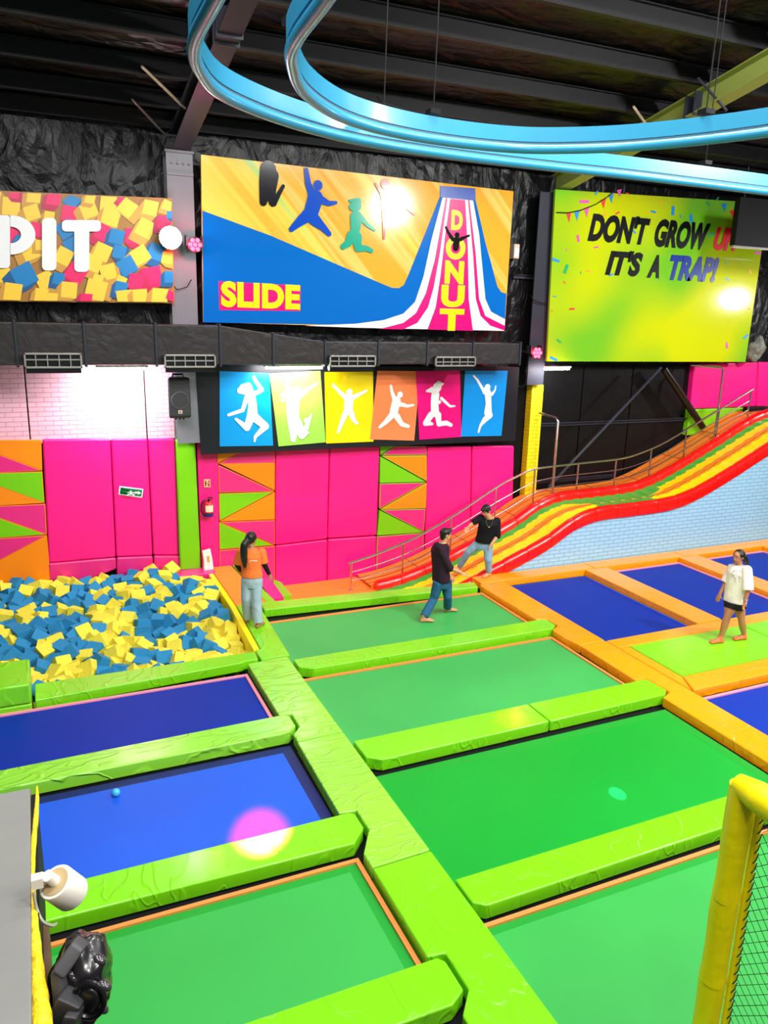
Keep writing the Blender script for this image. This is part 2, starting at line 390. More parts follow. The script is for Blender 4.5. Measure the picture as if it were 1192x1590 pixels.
# black horizontal girts and dark wall sheets in the bay behind the slide
i = 0
for z, xa, xb, lab in ((5.95, 9.85, 10.95, 'short black girt crossing behind the dark column'), (4.2, 2.9, 10.2, 'black girt hidden along the top of the jumper banner'), (2.62, 10.7, 15.6, 'grey girt across the black bay above the slide'), (1.25, 10.75, 13.2, 'low grey girt behind the handrail in the black bay')):
    m = MB(); m.box(xa, xb, 15.22, 15.30, z-.04, z+.04); m.box(xa, xb, 15.16, 15.30, z+.03, z+.045)
    tag(m.build('wall_girt', STEELD, bevel=.005), lab, 'girt', 'wall girts')
for k, (xa, xb) in enumerate(((10.8, 12.0), (12.03, 13.5), (13.53, 15.5))):
    m = MB(); m.box(xa, xb, 15.255, 15.30, 1.0, 4.0)
    tag(m.build('wall_sheet', mat('black_sheet_%d' % k, (14, 13, 15), .45, spec=.2, bump=.3, bscale=3), bevel=.01), 'black wall sheet in the bay above the slide, %s' % ('beside the yellow column', 'middle one of three', 'next to the pink and green pads')[k], 'panel', 'black wall sheets')
a, b = ony(1026, 571, 14.75), ony(852, 756, 14.75)
tag(MB().rod(a, b, .035, n=10).build('brace_pipe', STEELD), 'long thin dark diagonal pipe leaning left across the black bay', 'brace')
a, b = ony(1030, 572, 14.9), ony(1091, 664, 14.9)
tag(MB().rod(a, b, .085, n=14).build('brace_pipe', BLACKG), 'thick short black diagonal pipe in front of the green pad', 'brace')

# ------------------------------------------------------------------ brick foam panels over the foam pit
for k, (pa, pb) in enumerate(((-90, 46), (48, 228), (230, 272))):
    a = ony(pa, 683, 15.22).x; b = ony(pb, 683, 15.22).x
    m = MB(); m.box(a, b, 15.23, 15.295, 2.66, 4.6)
    tag(m.build('brick_foam_panel', WBRICK, bevel=.012, origin=(0, 15.23, 0)), 'pale pink brick-pattern foam panel above the pit, %s' % ('at the left edge', 'the wide lit middle one', 'the narrow one next to the speaker')[k], 'wall panel', 'pale brick foam panels')

# ------------------------------------------------------------------ padded walls
def wall_rect(px, y, th, mt, label, group, bevel=.035, name='wall_pad'):
    P = [ony(a, b, y) for a, b in px]
    o = MB().plate(P, th).build(name, mt, bevel=bevel, seg=3)
    return tag(o, label, 'wall pad', group)
def wall_tris(polys, conv, y, th, label, group):
    m = MB(); ms = []
    for poly, mt in polys:
        if mt not in ms: ms.append(mt)
        c = [Vector(conv(*p)) for p in poly]; cc = sum(c, Vector((0, 0)))/len(c)
        P = [ony(*(cc+(q-cc)*.997), y) for q in c]
        m.plate(P, th, ms.index(mt))
    o = m.build('wall_pad', ms, bevel=.012, seg=2)
    return tag(o, label, 'wall pad', group)
c6 = lambda x, y: (x/2.838, 500+y/2.838)
c7 = lambda x, y: (290+x/2.207, 500+y/2.207)
GW = 'padded wall panels'
wall_tris([([(-90, 520), (182, 520), (187, 655), (0, 585), (-90, 550)], WORANGE), ([(-90, 550), (0, 585), (187, 655), (0, 665), (-90, 668)], PINK2),
           ([(-90, 668), (187, 659), (197, 798), (0, 727), (-90, 692)], WLIME), ([(-90, 692), (0, 727), (197, 798), (0, 810), (-90, 815)], WORANGE),
           ([(-90, 815), (200, 802), (207, 937), (0, 865), (-90, 832)], PINK2), ([(-90, 832), (0, 865), (207, 937), (0, 953), (-90, 960)], WLIME),
           ([(-90, 960), (207, 940), (0, 1050), (-90, 1098)], PINK2), ([(-90, 1098), (0, 1050), (207, 940), (225, 1135), (-90, 1172)], WORANGE)],
          c6, 15.18, .1, 'zigzag wall pad of orange, pink and green triangles at the left edge', GW)
wall_rect([c6(187, 517), c6(486, 515), c6(510, 1037), c6(216, 1062)], 15.18, .12, PINK, 'widest pink wall pad above the foam pit', GW)
wall_rect([c6(489, 515), c6(650, 514), c6(672, 1029), c6(513, 1036)], 15.18, .12, PINK, 'pink wall pad with the fire exit sign', GW)
wall_rect([c6(653, 514), c6(770, 514), c6(788, 1028), c6(676, 1028)], 15.18, .12, PINK, 'narrow pink wall pad left of the green strip', GW)
for k, (q, lab) in enumerate((([(214, 1065), (511, 1040), (513, 1090), (225, 1200)], 'low pink pad under the widest pink pad at the pit'), ([(514, 1039), (673, 1032), (677, 1100), (516, 1160)], 'low pink pad under the fire exit sign pad'), ([(678, 1031), (790, 1031), (794, 1100), (681, 1130)], 'low pink pad left of the pink box at the pit corner'), ([(-90, 1180), (212, 1142), (216, 1210), (-90, 1250)], 'low pink pad under the left zigzag pad'))):
    wall_rect([c6(*p) for p in q], 15.16, .12, PINK2, lab, GW)
wall_rect([(273.5, 684), (303, 682), (312, 884), (280, 886)], 15.08, .2, WLIME, 'tall narrow lime green pad on the column above the pit', GW)
wall_rect([(305, 683), (339, 683), (341, 905), (314, 908)], 15.2, .1, PINK, 'pink wall pad strip holding the fire extinguisher', GW, bevel=.02)
wall_tris([([(105, 425), (230, 425), (165, 455), (105, 485)], WORANGE), ([(230, 425), (302, 425), (302, 483), (107, 487), (165, 455)], PINK2), ([(113, 487), (302, 483), (302, 578)], WORANGE),
           ([(108, 490), (302, 580), (110, 585)], PINK2), ([(110, 588), (300, 581), (112, 682)], WLIME), ([(302, 582), (302, 677), (112, 684)], WORANGE),
           ([(112, 686), (302, 679), (302, 764)], PINK2), ([(110, 686), (300, 765), (112, 780)], WLIME), ([(112, 782), (302, 767), (302, 906), (112, 935)], PINK2)],
          c7, 15.18, .12, 'zigzag wall pad of triangles right of the fire extinguisher', GW)
wall_tris([([(662, 425), (712, 425), (663, 456)], WLIME), ([(714, 425), (822, 425), (822, 455), (668, 457)], PINK2), ([(666, 459), (822, 457), (822, 546)], WORANGE), ([(662, 460), (820, 548), (661, 552)], WLIME),
           ([(661, 554), (818, 550), (660, 640)], PINK2), ([(822, 551), (819, 638), (663, 643)], WORANGE), ([(660, 645), (812, 721), (652, 732)], WLIME), ([(664, 644), (818, 640), (812, 720)], PINK2),
           ([(652, 735), (812, 722), (812, 870), (648, 870)], PINK2)],
          c7, 15.18, .12, 'zigzag wall pad of triangles in the middle of the pink wall', GW)
for q, lab in (([(304, 425), (489, 425), (482, 743), (304, 765)], 'upper pink wall pad under the lime jumper picture'),
               ([(491, 425), (661, 425), (651, 731), (484, 742)], 'upper pink wall pad under the yellow jumper picture'),
               ([(304, 767), (482, 746), (480, 900), (303, 912)], 'lower pink wall pad behind the woman in orange, left one'),
               ([(484, 745), (650, 734), (648, 880), (482, 898)], 'lower pink wall pad behind the start of the handrail'),
               ([(825, 425), (976, 425), (970, 830), (814, 850)], 'pink wall pad under the magenta jumper picture behind the handrail'),
               ([(979, 425), (1122, 425), (1116, 690), (973, 760)], 'rightmost pink wall pad next to the yellow column')):
    wall_rect([c7(*p) for p in q], 15.18, .12, PINK, lab, GW)
c8 = lambda x, y: (760+x/2.759, 540+y/2.759)
for q, mt, lab in (([(878, 68), (1150, 62), (1140, 252), (860, 262)], PINK, 'upper pink pad at the head of the slide, left one'), ([(1153, 62), (1330, 60), (1330, 250), (1143, 252)], PINK, 'upper pink pad at the head of the slide, right one'),
                   ([(860, 264), (1140, 254), (1138, 330), (843, 378)], WLIME, 'green pad under the pink pad at the head of the slide'), ([(1143, 254), (1330, 252), (1330, 320), (1141, 320)], WLIME, 'green pad at the head of the slide, right one')):
    wall_rect([c8(*p) for p in q], 15.1, .2, mt, lab, GW)
# pink box at the pit corner
P0 = ony(262, 910, 14.8)
m = MB(); m.box(2.28, 3.02, 14.75, 15.16, -.55, .02)
tag(m.build('corner_box', PINK2, bevel=.03, seg=3), 'pink padded box below the lime green strip at the pit corner', 'box')

# ------------------------------------------------------------------ jumper banner
YB = 14.92
t = thing('jumper_banner', (6.4, YB+.03, 2.35), 'long black banner board with six coloured jumping silhouettes under the duct', 'banner')
m = MB(); m.plate([ony(303, 566, YB), ony(806, 570, YB), ony(800, 684, YB), ony(312, 706, YB)], .06); m.build('board', BOARD, t, bevel=.008)
a7 = lambda x, y: (330+x/4.415, 560+y/4.415)
a8 = lambda x, y: (570+x/4.967, 560+y/4.967)
PC = [mat('panel_blue', (0, 148, 220), .35), mat('panel_lime', (150, 215, 75), .35), mat('panel_yellow', (255, 222, 0), .35), mat('panel_orange', (255, 135, 80), .35), mat('panel_magenta', (240, 0, 125), .35), mat('panel_azure', (0, 145, 230), .35)]
panels = [
 (a7, [(48,72),(388,85),(415,583),(48,588)], 0, [[(255,220,32),(275,300,28),(272,370,36)],[(285,228,15),(338,200,14),(295,140,12),(282,112,11)],[(235,250,17),(205,340,13),(110,372,10)],[(262,385,30),(235,460,22),(160,400,9)],[(285,385,30),(362,450,24),(292,520,11),(287,553,6)],[(215,195,36),(190,205,22)],[(240,180,30),(270,188,6)]]),
 (a7, [(390,88),(738,70),(775,560),(452,588)], 1, [[(518,215,16),(512,150,10),(508,108,8)],[(598,240,20),(650,195,12),(715,158,7)],[(545,225,40),(585,205,28)],[(510,230,28),(470,235,9)],[(510,250,24),(474,273,8)],[(552,270,46),(548,340,44),(556,430,42),(552,542,18)],[(575,420,34),(612,510,28)],[(612,512,24),(655,492,8)],[(612,510,22),(640,460,18),(676,370,6)],[(640,410,16),(650,400,10)]]),
 (a7, [(768,78),(1100,75),(1102,555),(778,568)], 2, [[(938,215,23)],[(912,252,18),(870,215,13),(824,164,9)],[(962,252,18),(1010,228,13),(1056,204,8)],[(935,255,34),(930,340,34)],[(908,365,22),(878,440,15),(860,490,10)],[(950,360,22),(968,410,15),(990,430,10)]]),
 (a8, [(80,78),(374,80),(388,330),(362,617),(20,608)], 3, [[(253,262,26)],[(208,290,20),(190,240,14),(182,194,10)],[(250,335,20),(310,350,13),(355,342,9)],[(225,310,38),(205,390,38)],[(190,420,28),(140,475,20),(96,513,12)],[(228,430,28),(265,490,20),(316,506,14)]]),
 (a8, [(376,80),(715,75),(726,588),(402,610)], 4, [[(540,205,40),(520,235,30)],[(500,225,26),(458,235,8)],[(550,185,30),(585,178,7)],[(525,260,38),(518,330,35),(522,400,38)],[(570,290,13),(638,352,11),(676,350,6)],[(555,320,16)],[(490,420,30),(450,480,26),(500,488,11)],[(545,420,30),(552,488,22),(610,480,20),(645,497,15)]]),
 (a8, [(755,78),(1083,78),(1035,580),(722,586)], 5, [[(928,205,28),(905,240,22)],[(895,228,14),(850,150,10),(820,116,7)],[(960,260,14),(985,228,8),(990,195,5)],[(930,250,32),(935,330,28),(930,400,38)],[(945,420,28),(905,455,25),(872,500,12),(857,550,9)]]),
]
for cv, q, k, chains in panels:
    m = MB(); m.plate([ony(*cv(*p), YB-.012-.002*k) for p in q], .012)
    pn = m.build('picture_panel', PC[k], t, bevel=.002)
    m = MB(); sc = (ony(401, 600, YB)-ony(400, 600, YB)).length/(4.415 if cv is a7 else 4.967)
    figure(m, chains, cv, YB-.016-.002*k, sc); m.build('silhouette', WHITE, pn)

# ------------------------------------------------------------------ picture signs
def sign_quad(px, y): return [ony(a, b, y) for a, b in px]
YS = 14.82
# foam cube picture sign
t = thing('picture_sign', (1, YS, 5.1), 'foam cube picture sign lettered PIT above the brick wall', 'sign', 'picture signs')
yp = mat('print_yellow', (250, 205, 60), .35); pp = mat('print_pink', (240, 10, 100), .35); bp = mat('print_blue', (0, 125, 190), .35)
yd = mat('print_yellow_dark', (205, 150, 55), .35); pd = mat('print_pink_dark', (190, 5, 75), .35); bd = mat('print_blue_dark', (0, 85, 140), .35); bk = mat('print_shadow', (70, 45, 40), .4)
m = MB(); m.plate(sign_quad([(-70, 293), (267, 308), (271, 471), (-70, 467)], YS), .06)
m.build('board', mat('print_amber', (165, 112, 45), .4), t)
c3 = lambda x, y: (x/3.725, 230+y/3.725)
cubes = [(-60,300,140,10,'y'),(-100,420,120,-20,'b'),(-70,560,150,15,'y'),(-60,700,130,30,'p'),(-90,830,150,5,'y'),(65,335,122,3,'y'),(80,262,70,5,'p'),(195,275,95,5,'y'),(310,290,92,10,'p'),(415,300,100,40,'b'),(185,372,102,-18,'y'),(285,395,70,8,'y'),(400,378,105,8,'p'),(515,358,108,-22,'y'),(520,290,70,10,'y'),(625,318,110,5,'y'),(700,300,50,40,'p'),(640,398,120,14,'y'),(735,342,112,38,'y'),(870,345,100,12,'y'),(970,330,70,20,'y'),(60,500,105,12,'p'),(110,530,60,30,'b'),(215,470,90,15,'p'),(380,470,112,-32,'b'),(600,488,108,28,'p'),(675,512,100,14,'b'),(765,508,100,4,'p'),(842,465,118,28,'y'),(950,430,90,8,'p'),(985,385,50,5,'b'),(180,590,125,-22,'y'),(235,560,70,0,'y'),(420,565,112,-28,'b'),(370,625,110,28,'y'),(592,600,112,24,'y'),(690,600,88,12,'b'),(905,600,110,18,'b'),(812,618,112,-32,'y'),(970,635,80,10,'y'),(540,665,112,20,'y'),(735,682,116,-30,'b'),(625,716,106,-14,'y'),(440,722,130,35,'p'),(25,735,90,-10,'y'),(260,765,115,-26,'y'),(140,735,150,-28,'b'),(340,755,80,10,'b'),(565,760,70,20,'y'),(700,770,70,25,'y'),(880,740,125,-8,'p'),(785,770,100,12,'p'),(985,745,80,0,'b'),(400,820,108,5,'y'),(555,822,140,14,'y'),(700,808,85,12,'b'),(240,850,90,8,'y'),(300,872,80,3,'y'),(75,832,120,8,'y'),(500,875,80,5,'p'),(720,868,110,-6,'y'),(810,858,100,-4,'y'),(925,858,110,6,'y'),(990,850,60,20,'p')]
pl = [c3(-260, 236), c3(994, 292), c3(1008, 896), c3(-260, 880)]
def clampq(x, y):
    x = min(max(x, -255), 993+ (y-292)/604*12); top = 236+(x+260)/1254*54+5; bot = 880+(x+260)/1268*14-3
    return x, min(max(y, top), bot)
m = MB(); CM = {'y': (0, 1), 'p': (2, 3), 'b': (4, 5)}
for k, (cx, cy, s, an, c) in enumerate(cubes):
    a = R(an); h = s*.42; yy = YS-.004-.0006*k
    sq = [(cx+h*(ux*math.cos(a)-uy*math.sin(a)), cy+h*(ux*math.sin(a)+uy*math.cos(a))) for ux, uy in ((-1,-1),(1,-1),(1,1),(-1,1))]
    off = (-.30*s if k % 3 else .28*s, .32*s)
    f, d = CM[c]
    hexa = []
    for e in range(4):
        p, q = sq[e], sq[(e+1) % 4]; nx, ny = q[1]-p[1], -(q[0]-p[0])
        if nx*off[0]+ny*off[1] > 0:
            poly = [p, q, (q[0]+off[0], q[1]+off[1]), (p[0]+off[0], p[1]+off[1])]
            m.add([ony(*c3(*clampq(*z)), yy+.0002) for z in poly], [(0, 1, 2, 3)], d)
    m.add([ony(*c3(*clampq(*z)), yy) for z in sq], [(0, 1, 2, 3)], f)
m.build('cube_print', [yp, yd, pp, pd, bp, bd], t)
m = MB()
YL = YS-.06
vsI = lambda x0, y0, x1, y1: m.plate([ony(*c3(a, b), YL) for a, b in ((x0, y0), (x1, y0), (x1, y1), (x0, y1))], .015)
def rrect(x0, y0, x1, y1, r, n=5):
    out = []
    for cx, cy, a0 in ((x1-r, y0+r, -90), (x1-r, y1-r, 0), (x0+r, y1-r, 90), (x0+r, y0+r, 180)):
        out += [(cx+r*math.cos(R(a0+90*i/n)), cy+r*math.sin(R(a0+90*i/n))) for i in range(n+1)]
    return out
NS = [0]
def stroke(poly):
    NS[0] += 1; m.plate([ony(*c3(*p), YL-.0004*NS[0]) for p in poly], .015)
stroke(rrect(243, 404, 326, 708, 26)); stroke(rrect(358, 416, 584, 482, 24)); stroke(rrect(430, 440, 516, 716, 26))
stroke(rrect(-30, 388, 58, 694, 22))
ob = [(20+185*math.cos(R(a)) if False else 60+145*math.cos(R(a)), 502+114*math.sin(R(a))) for a in range(-90, 91, 10)]
ib = [(60+62*math.cos(R(a)), 502+48*math.sin(R(a))) for a in range(-90, 91, 10)]
for i in range(len(ob)-1): stroke([ob[i], ob[i+1], ib[i+1], ib[i]])
m.build('lettering', WHITE, t)

# slide sign
SB = mat('slide_print_blue', (0, 105, 195), .11, coat=.5)
def stripes_mat():
    mm = mat('sunburst_print', (255, 190, 60), .11, coat=.5); nt = mm.node_tree; N = nt.nodes; L = nt.links; b = N['Principled BSDF']
    tc = N.new('ShaderNodeTexCoord'); mp = N.new('ShaderNodeMapping'); mp.inputs['Rotation'].default_value = (0, R(-47), 0)
    L.new(tc.outputs['Object'], mp.inputs['Vector']); sp = N.new('ShaderNodeSeparateXYZ'); L.new(mp.outputs[0], sp.inputs[0])
    nz = N.new('ShaderNodeTexNoise'); nz.noise_dimensions = '1D'; nz.inputs['Scale'].default_value = 1.3; nz.inputs['Detail'].default_value = 3
    L.new(sp.outputs['Z'], nz.inputs['W'])
    sx = N.new('ShaderNodeSeparateXYZ'); L.new(tc.outputs['Object'], sx.inputs[0])
    mr = N.new('ShaderNodeMapRange'); mr.inputs['From Min'].default_value = 0; mr.inputs['From Max'].default_value = 5.0; mr.inputs['To Min'].default_value = 0; mr.inputs['To Max'].default_value = .22
    L.new(sx.outputs['X'], mr.inputs['Value'])
    ad = N.new('ShaderNodeMath'); ad.operation = 'ADD'; L.new(nz.outputs['Fac'], ad.inputs[0]); L.new(mr.outputs[0], ad.inputs[1])
    rp = N.new('ShaderNodeValToRGB'); e = rp.color_ramp.elements
    e[0].position = .30; e[0].color = (*lin((120, 205, 190)), 1); e[1].position = .95; e[1].color = (*lin((255, 175, 50)), 1)
    for pos, c in ((.40, (190, 215, 110)), (.48, (250, 210, 85)), (.56, (255, 180, 60)), (.62, (235, 205, 110)), (.70, (255, 170, 50))):
        q = e.new(pos); q.color = (*lin(c), 1)
    L.new(ad.outputs[0], rp.inputs[0]); L.new(rp.outputs[0], b.inputs['Base Color'])
    return mm
c4 = lambda x, y: (290+x/2.292, 220+y/2.292)
o0 = ony(312, 515, YS)
t = thing('picture_sign', (o0.x, YS, o0.z), 'blue and orange sign reading SLIDE and DONUT with jumping figures', 'sign', 'picture signs')
m = MB(); m.plate([ony(*p, YS) for p in ((312, 240), (797, 297), (783, 514), (315.5, 500))], .06); m.build('board', stripes_mat(), t)
def art(name, poly, mt, lift, th=.001):
    mm = MB(); mm.add([ony(*c4(*p), YS-lift) for p in poly], [tuple(range(len(poly)))]); return mm.build(name, mt, t)
art('print_field', [(55, 245), (300, 335), (600, 465), (700, 508), (730, 520), (755, 521), (772, 510), (790, 470), (900, 195), (900, 157), (1026, 166), (1028, 210), (1060, 350), (1105, 515), (1118, 535), (1137, 541), (1130, 673), (700, 655), (59, 643)], SB, .004)
art('print_white', [(910, 198), (1018, 208), (1040, 330), (1062, 560), (1082, 605), (1132, 632), (1130, 673), (600, 662), (420, 655), (600, 648), (700, 635), (770, 612), (812, 570), (842, 480), (870, 350)], WHITE, .006)
MG = mat('slide_print_magenta', (245, 0, 120), .22, coat=.3)
art('print_stripe', [(937, 203), (990, 208), (1000, 380), (1003, 560), (1018, 673), (856, 668), (885, 590), (902, 480), (918, 340)], MG, .008)
art('print_stripe', [(921, 201), (927, 202), (900, 400), (878, 520), (858, 590), (820, 645), (770, 668), (688, 666), (770, 645), (815, 610), (850, 540), (882, 420)], MG, .008)
art('print_stripe', [(1000, 206), (1005, 206), (1028, 400), (1040, 560), (1062, 620), (1131, 655), (1130, 672), (1080, 655), (1045, 620), (1028, 560), (1018, 400)], MG, .008)
art('print_block', [(901, 157), (1026, 166), (1027, 210), (903, 198)], mat('print_royal_blue', (0, 70, 170), .25), .010)
LY = mat('slide_letter_yellow', (255, 232, 0), .25)
m = MB()
for ch, x0, x1, y0, y1 in (('D', 938, 982, 246, 314), ('O', 918, 992, 340, 418), ('N', 915, 986, 426, 505), ('U', 902, 988, 512, 588), ('T', 896, 986, 596, 672)):
    a = ony(*c4(x0, y1), YS); b = ony(*c4(x1, y0), YS)
    wall_text(m, ch, a.x, b.x, a.z, b.z, YS-.012, depth=.008, off=.055)
m.build('lettering', LY, t)
art('print_patch', [(113, 497), (405, 512), (404, 603), (116, 599)], MG, .006)
m = MB(); a = ony(*c4(122, 594), YS); b = ony(*c4(402, 508), YS); wall_text(m, 'SLIDE', a.x, b.x, a.z+.02, b.z, YS-.012, depth=.008, off=.05, space=1.05, rot=-.012); m.build('lettering', LY, t)
k4 = (ony(401, 400, YS)-ony(400, 400, YS)).length/2.292
for nm, col, chains in (('black', (15, 15, 25), [[(290,98,28),(282,150,24),(272,215,13)],[(305,120,22),(300,180,16),(306,215,15),(325,190,8),(343,158,6)]]),
                  ('navy', (0, 75, 190), [[(467,155,17)],[(447,190,16),(432,150,11),(425,100,8)],[(475,205,15),(505,220,9),(530,217,6)],[(458,200,28),(443,250,26)],[(430,262,22),(395,290,14),(372,312,9)],[(452,275,22),(485,305,13),(506,328,9)]]),
                  ('teal', (20, 165, 135), [[(603,228,20),(590,232,14)],[(580,210,5),(610,212,12)],[(620,270,10),(645,298,7),(668,314,5)],[(603,270,24),(600,315,18)],[(588,335,20),(575,360,14),(556,374,10)],[(605,340,20),(608,378,14),(640,380,10),(657,388,8)]]),
                  ('red', (225, 60, 50), [[(706,150,18)],[(700,190,12),(704,250,10),(702,300,6),(701,345,4)],[(715,190,8),(760,215,5),(810,258,4)],[(695,185,7),(672,150,4)]]),
                  ('black', (12, 12, 12), [[(962,332,10)],[(946,347,8),(932,325,5),(922,304,4)],[(974,347,8),(990,340,5),(1004,334,4)],[(960,350,14),(957,378,12)]])):
    m = MB(); figure(m, chains, c4, YS-.024, k4); m.build('printed_jumper', mat('print_figure_%s_%d' % (nm, len(MATS)), col, .12), t)

# lime sign
def lime_mat():
    mm = mat('lime_print', (190, 222, 15), .12, coat=.3); nt = mm.node_tree; N = nt.nodes; L = nt.links; b = N['Principled BSDF']
    tc = N.new('ShaderNodeTexCoord'); nz = N.new('ShaderNodeTexNoise'); nz.inputs['Scale'].default_value = .35; nz.inputs['Detail'].default_value = 1
    L.new(tc.outputs['Object'], nz.inputs['Vector'])
    rp = N.new('ShaderNodeValToRGB'); e = rp.color_ramp.elements; e[0].position = .40; e[0].color = (*lin((112, 186, 36)), 1); e[1].position = .60; e[1].color = (*lin((200, 208, 0)), 1)
    L.new(nz.outputs['Fac'], rp.inputs[0]); L.new(rp.outputs[0], b.inputs['Base Color']); return mm
YM = 14.78
o0 = ony(849, 560, YM)
t = thing('picture_sign', (o0.x, YM, o0.z), "lime green confetti sign reading DON'T GROW UP! IT'S A TRAP!", 'sign', 'picture signs')
m = MB(); m.plate([ony(*p, YM) for p in ((862, 294), (1193, 316), (1157, 562), (849, 561))], .06); m.build('board', lime_mat(), t)
c5 = lambda x, y: (790+x/2.965, 280+y/2.965)
IK, IR, IN = mat('ink_black', (12, 12, 14), .3), mat('ink_red', (235, 20, 40), .3), mat('ink_navy', (0, 40, 140), .3)
def sline(s, x0, x1, y0, y1, mt, dx=0):
    m = MB(); a = ony(*c5(x0, y1), YM); b = ony(*c5(x1, y0), YM)
    wall_text(m, s, a.x, b.x, a.z, b.z, YM-.008, depth=.008, off=.055, shear=.25, space=1.0); m.build('lettering', mt, t)
sline("DON'T", 360, 652, 172, 280, IK); sline('GROW', 664, 928, 198, 306, IK); sline('UP!', 938, 1062, 222, 322, IR)
sline("IT'S", 440, 618, 330, 436, IK); sline('A', 632, 700, 345, 448, IK); sline('TRAP!', 730, 968, 356, 460, IN)
cf = [mat('confetti_%s' % n, c, .4) for n, c in (('red', (235, 50, 50)), ('blue', (30, 140, 210)), ('pink', (230, 80, 170)), ('green', (30, 165, 90)), ('orange', (255, 165, 30)))]
rr = random.Random(3)
for x, y, s, c in [(402,58,12,1),(347,98,24,2),(500,150,12,0),(545,60,8,0),(665,145,14,1),(755,140,24,1),(838,175,22,1),(915,108,14,3),(700,100,10,4),(650,80,8,4),(318,268,18,2),(402,308,12,2),(575,235,14,1),(932,250,20,3),(215,368,20,1),(262,408,24,3),(365,418,14,4),(255,470,8,0),(290,592,14,0),(230,740,14,3),(205,822,20,1),(1000,380,12,3),(1005,455,12,1),(1145,335,18,2),(1090,720,16,1),(1003,760,16,2),(300,500,6,4),(210,535,8,1),(640,150,8,4),(790,165,9,1),(1075,250,10,4),(500,280,10,1),(470,435,12,1),(690,455,8,3),(1105,592,8,0),(265,320,7,2),(440,155,14,4),(330,425,7,3),(198,600,6,0),(960,85,10,3),(1110,420,10,4)]:
    a = rr.uniform(0, PI); w = s*.42; h = s*.85
    pts = [(x+ux*w*math.cos(a)-uy*h*math.sin(a), y+ux*w*math.sin(a)+uy*h*math.cos(a)) for ux, uy in ((-1,-1),(.4,-1.1),(1,1),(-.5,1.1))]
    m = MB(); m.add([ony(*c5(*p), YM-.005) for p in pts], [(0, 1, 2, 3)]); m.build('confetti_piece', cf[c], t)
for x, y, w, h, c in [(275,150,12,45,0),(312,142,14,45,1),(357,128,13,45,2),(434,90,13,42,0),(470,66,12,42,1),(508,46,12,30,2),(990,110,14,36,1),(1030,140,14,38,0)]:
    m = MB(); m.add([ony(*c5(*p), YM-.006) for p in ((x-w, y), (x+w, y-6), (x+2, y+h))], [(0, 1, 2)]); m.build('pennant', cf[c], t)
m = MB(); m.path([ony(*c5(*p), YM-.012) for p in ((218, 148), (270, 150), (330, 138), (400, 110), (450, 78), (485, 50))], .012, n=6); m.build('bunting_string', IK, t)

# hanging black box covering the corner of the lime sign
p = ony(1140, 381, 13.6); q = ony(1300, 322, 13.6)
t = thing('hanging_screen', ((p.x+q.x)/2, 13.7, p.z), 'black hanging screen in front of the upper right corner of the lime sign', 'screen')
m = MB(); m.box(p.x, q.x, 13.6, 13.75, p.z, q.z); m.build('panel', BLACK, t, bevel=.01)
m = MB(); m.box(p.x-.08, q.x, 13.56, 13.66, p.z-.05, p.z); m.build('bottom_bar', ALU, t, bevel=.006)
m = MB()
for xx in (p.x+.2, q.x-.3): m.rod((xx, 13.68, q.z), (xx, 13.68, zpb(13.68)), .012, n=6)
m.build('hanger', STEELD, t)
# ------------------------------------------------------------------ air duct with its grilles
YD = 14.2
t = thing('air_duct', (4, 14.55, 4.0), 'long black foil-wrapped air duct with grilles under the picture signs', 'duct')
dx = lambda px: ony(px, 535, YD).x
def duct_sec(xa, xb, z0a, z1a, z0b, z1b, d=.66):
    m = MB(); m.rings([[(xa, YD, z0a), (xa, YD+d, z0a), (xa, YD+d, z1a), (xa, YD, z1a)], [(xb, YD, z0b), (xb, YD+d, z0b), (xb, YD+d, z1b), (xb, YD, z1b)]])
    return m.build('duct_section', DUCT, t, bevel=.025, seg=2)
ed = [-160, -60, 25, 132, 242, 342, 424, 505, 588, 664, 735, 808]
for a, b in zip(ed, ed[1:]):
    f = lambda p: 4.81 if p <= 342 else (4.55 if p >= 505 else 4.81-(p-342)/163*.26)
    duct_sec(dx(a)+.01, dx(b)-.01, 4.12, f(a), 4.12, f(b), .66 if b <= 424 else .55)
for a in ed[2:]:
    zt = 4.81 if a <= 342 else (4.55 if a >= 505 else 4.67)
    m = MB(); m.box(dx(a)-.02, dx(a)+.02, YD-.025, YD+.2, 4.09, zt+.03); m.build('flange', STEELD, t, bevel=.005)
for a, b, zt in ((35, 125, 4.33), (252, 332, 4.31), (508, 580, 4.30), (672, 735, 4.28)):
    xa, xb = dx(a), dx(b); m = MB()
    for q in ((xa, xb, zt-.03, zt), (xa, xb, 4.08, 4.11), (xa, xa+.03, 4.08, zt), (xb-.03, xb, 4.08, zt)): m.box(q[0], q[1], YD-.14, YD-.08, q[2], q[3])
    g = m.build('grille', ALU, t, bevel=.004)
    m = MB(); m.box(xa+.02, xb-.02, YD-.09, YD+.02, 4.0, zt-.01); m.build('grille_box', BLACKG, g)
    m = MB(); n = 5
    for i in range(1, n): x = xa+(xb-xa)*i/n; m.box(x-.008, x+.008, YD-.13, YD-.09, 4.1, zt-.02)
    m.box(xa+.03, xb-.03, YD-.12, YD-.10, zt-.12, zt-.10)
    m.build('vane', ALU, g)
